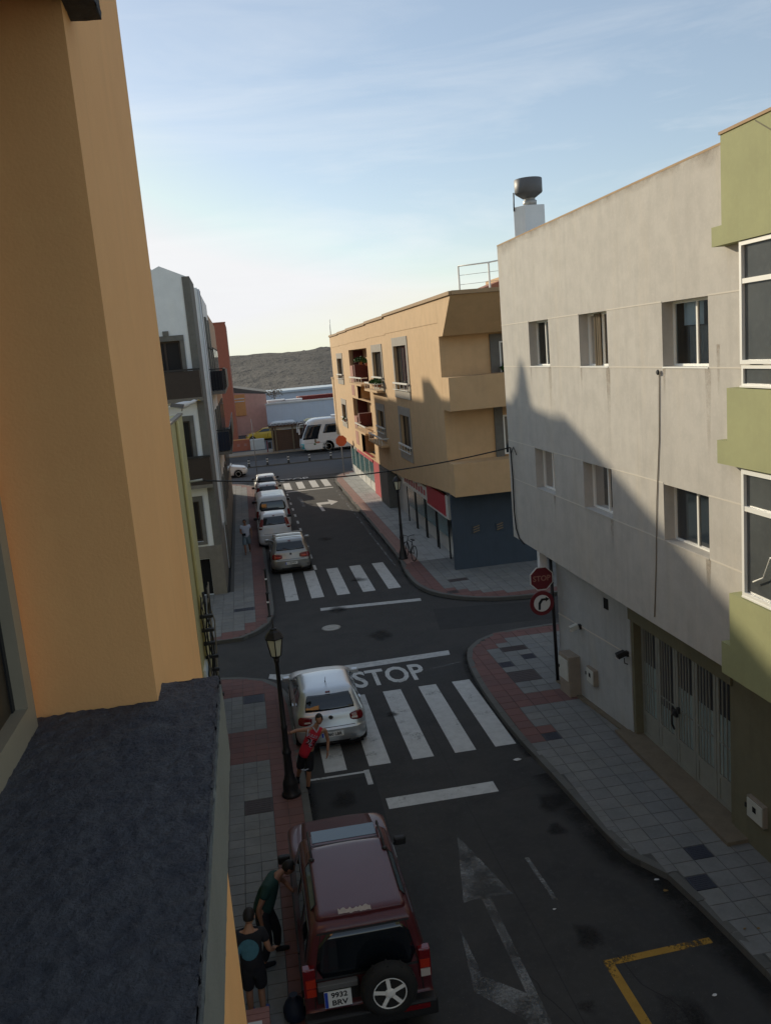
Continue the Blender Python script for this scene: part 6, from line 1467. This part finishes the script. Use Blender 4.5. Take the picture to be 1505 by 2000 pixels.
# person in black with round blue print on the back
pb, V, off = person('dark haired person in black shirt with a round blue print on the back, bottom left',
 dict(pelvis=(-.74,11.15,.92), chest=(-.74,11.2,1.28), neck=(-.73,11.2,1.46), head=(-.71,11.26,1.60), sh_l=(-.93,11.2,1.39), el_l=(-1.0,11.2,1.12), wr_l=(-.95,11.35,.98), sh_r=(-.55,11.18,1.39), el_r=(-.48,11.14,1.12), wr_r=(-.42,11.3,.99),
 hip_l=(-.83,11.15,.85), kn_l=(-.83,11.2,.5), an_l=(-.83,11.1,.19), toe_l=(-.82,11.28,.155), hip_r=(-.65,11.15,.85), kn_r=(-.66,11.2,.5), an_r=(-.66,11.1,.19), toe_r=(-.60,11.27,.155)),
 hands=[((-.95,11.35,.98),(.2,1,0),(1,0,0),(0,0,-1),.5),((-.42,11.3,.99),(.2,1,-.1),(-1,0,0),(0,0,-1),.5)], headdir=(.3,1,-.25), footm='shoe_blue', build_=1.04)
bpy.context.view_layer.update()
sh = [o for o in pb.children if o.name.startswith('shirt')][0]
vs = []; inv = sh.matrix_world.inverted(); N = Vector((0,-1,0)); rings = 4; n = 20; C = Vector((-.76,10.9,1.22)); pts = []
for j in range(rings+1):
    for k in range(n):
        p = C+Vector((math.cos(2*math.pi*k/n),0,math.sin(2*math.pi*k/n)))*.145*j/rings; hit, loc, nn, i = sh.ray_cast(inv @ (p+N*.5), -N); pts.append((sh.matrix_world @ loc if hit else p+Y_*.1)+N*.005)
b = MB(); b.add(pts, [(j*n+k, j*n+(k+1)%n, (j+1)*n+(k+1)%n, (j+1)*n+k) for j in range(rings) for k in range(n)], 0, True); b.build('back_print', 'print_blue', pb)
# small things on the ground
cr = thing('crate', 'pinkish wooden crate with a pale paper on top beside the person in black', 'crate', (-.8,10.55,.12))
for z in (.14,.28,.42):
    MB().box(-1.0,-.56,10.3,10.32,z,z+.11).build('slat', 'crate_pink', cr); MB().box(-.58,-.56,10.32,10.75,z,z+.11).build('slat', 'crate_pink', cr); MB().box(-1.0,-.98,10.32,10.75,z,z+.11).build('slat', 'crate_pink', cr)
for k in range(4): MB().box(-1.0,-.56,10.32+k*.11,10.42+k*.11,.53,.55).build('slat', 'crate_pink', cr)
pa = MB(); pa.box(-.85,-.66,10.33,10.5,.552,.556); tag(pa.build('paper', 'litter'), 'white sheet of paper lying on the pinkish crate', 'paper')
bg_ = MB(); bg_.lathe([(.12,0),(.16,.05),(.17,.16),(.12,.27),(.05,.32),(.06,.37)], (-.22,10.95,.125), 12); tag(bg_.build('sack', 'bag_blue'), 'dark blue sack slumped between the off-roader and the person in black', 'bag')
def litter(x, y, s, z, label, m='litter', seed=1):
    rn = random.Random(seed); b = MB(); n = 7; ring = [Vector((x+s*(.7+.6*rn.random())*math.cos(2*math.pi*k/n), y+.6*s*(.7+.6*rn.random())*math.sin(2*math.pi*k/n), z+.012+.02*rn.random())) for k in range(n)]
    b.add(ring+[Vector((x,y,z+s*.4+.01)), Vector((x,y,z+.003))], [(k,(k+1)%n,n) for k in range(n)]+[((k+1)%n,k,n+1) for k in range(n)]); tag(b.build('litter', m), label, 'litter')
litter(5.14,17.55,.09,0,'crumpled white paper on the road past the corner of the near zebra crossing',seed=2)
litter(6.02,12.62,.05,0,'white scrap against the right kerb at its bend',seed=3); litter(6.02,12.3,.05,0,'brownish leaf scrap below the white one at the kerb bend','leaf_dry',4)
litter(5.55,9.95,.035,0,'small white scrap inside the yellow bay',seed=5); litter(4.1,13.0-.65,.03,0,'tiny white scrap beside the lane arrow',seed=6)
litter(6.62,10.95,.03,.125,'left one of two yellowish bits on the right pavement','leaf_dry',7); litter(6.82,10.9,.03,.125,'right one of two yellowish bits on the right pavement','leaf_dry',8)
litter(.75,12.0+12.75,.05,0,'pale scrap at the left end of the near stop line',seed=9)
litter(7.93,18.8,.06,.13,'small dark droppings by the foot of the grey wall','dark_wood',10)
print('objects', len(bpy.data.objects))
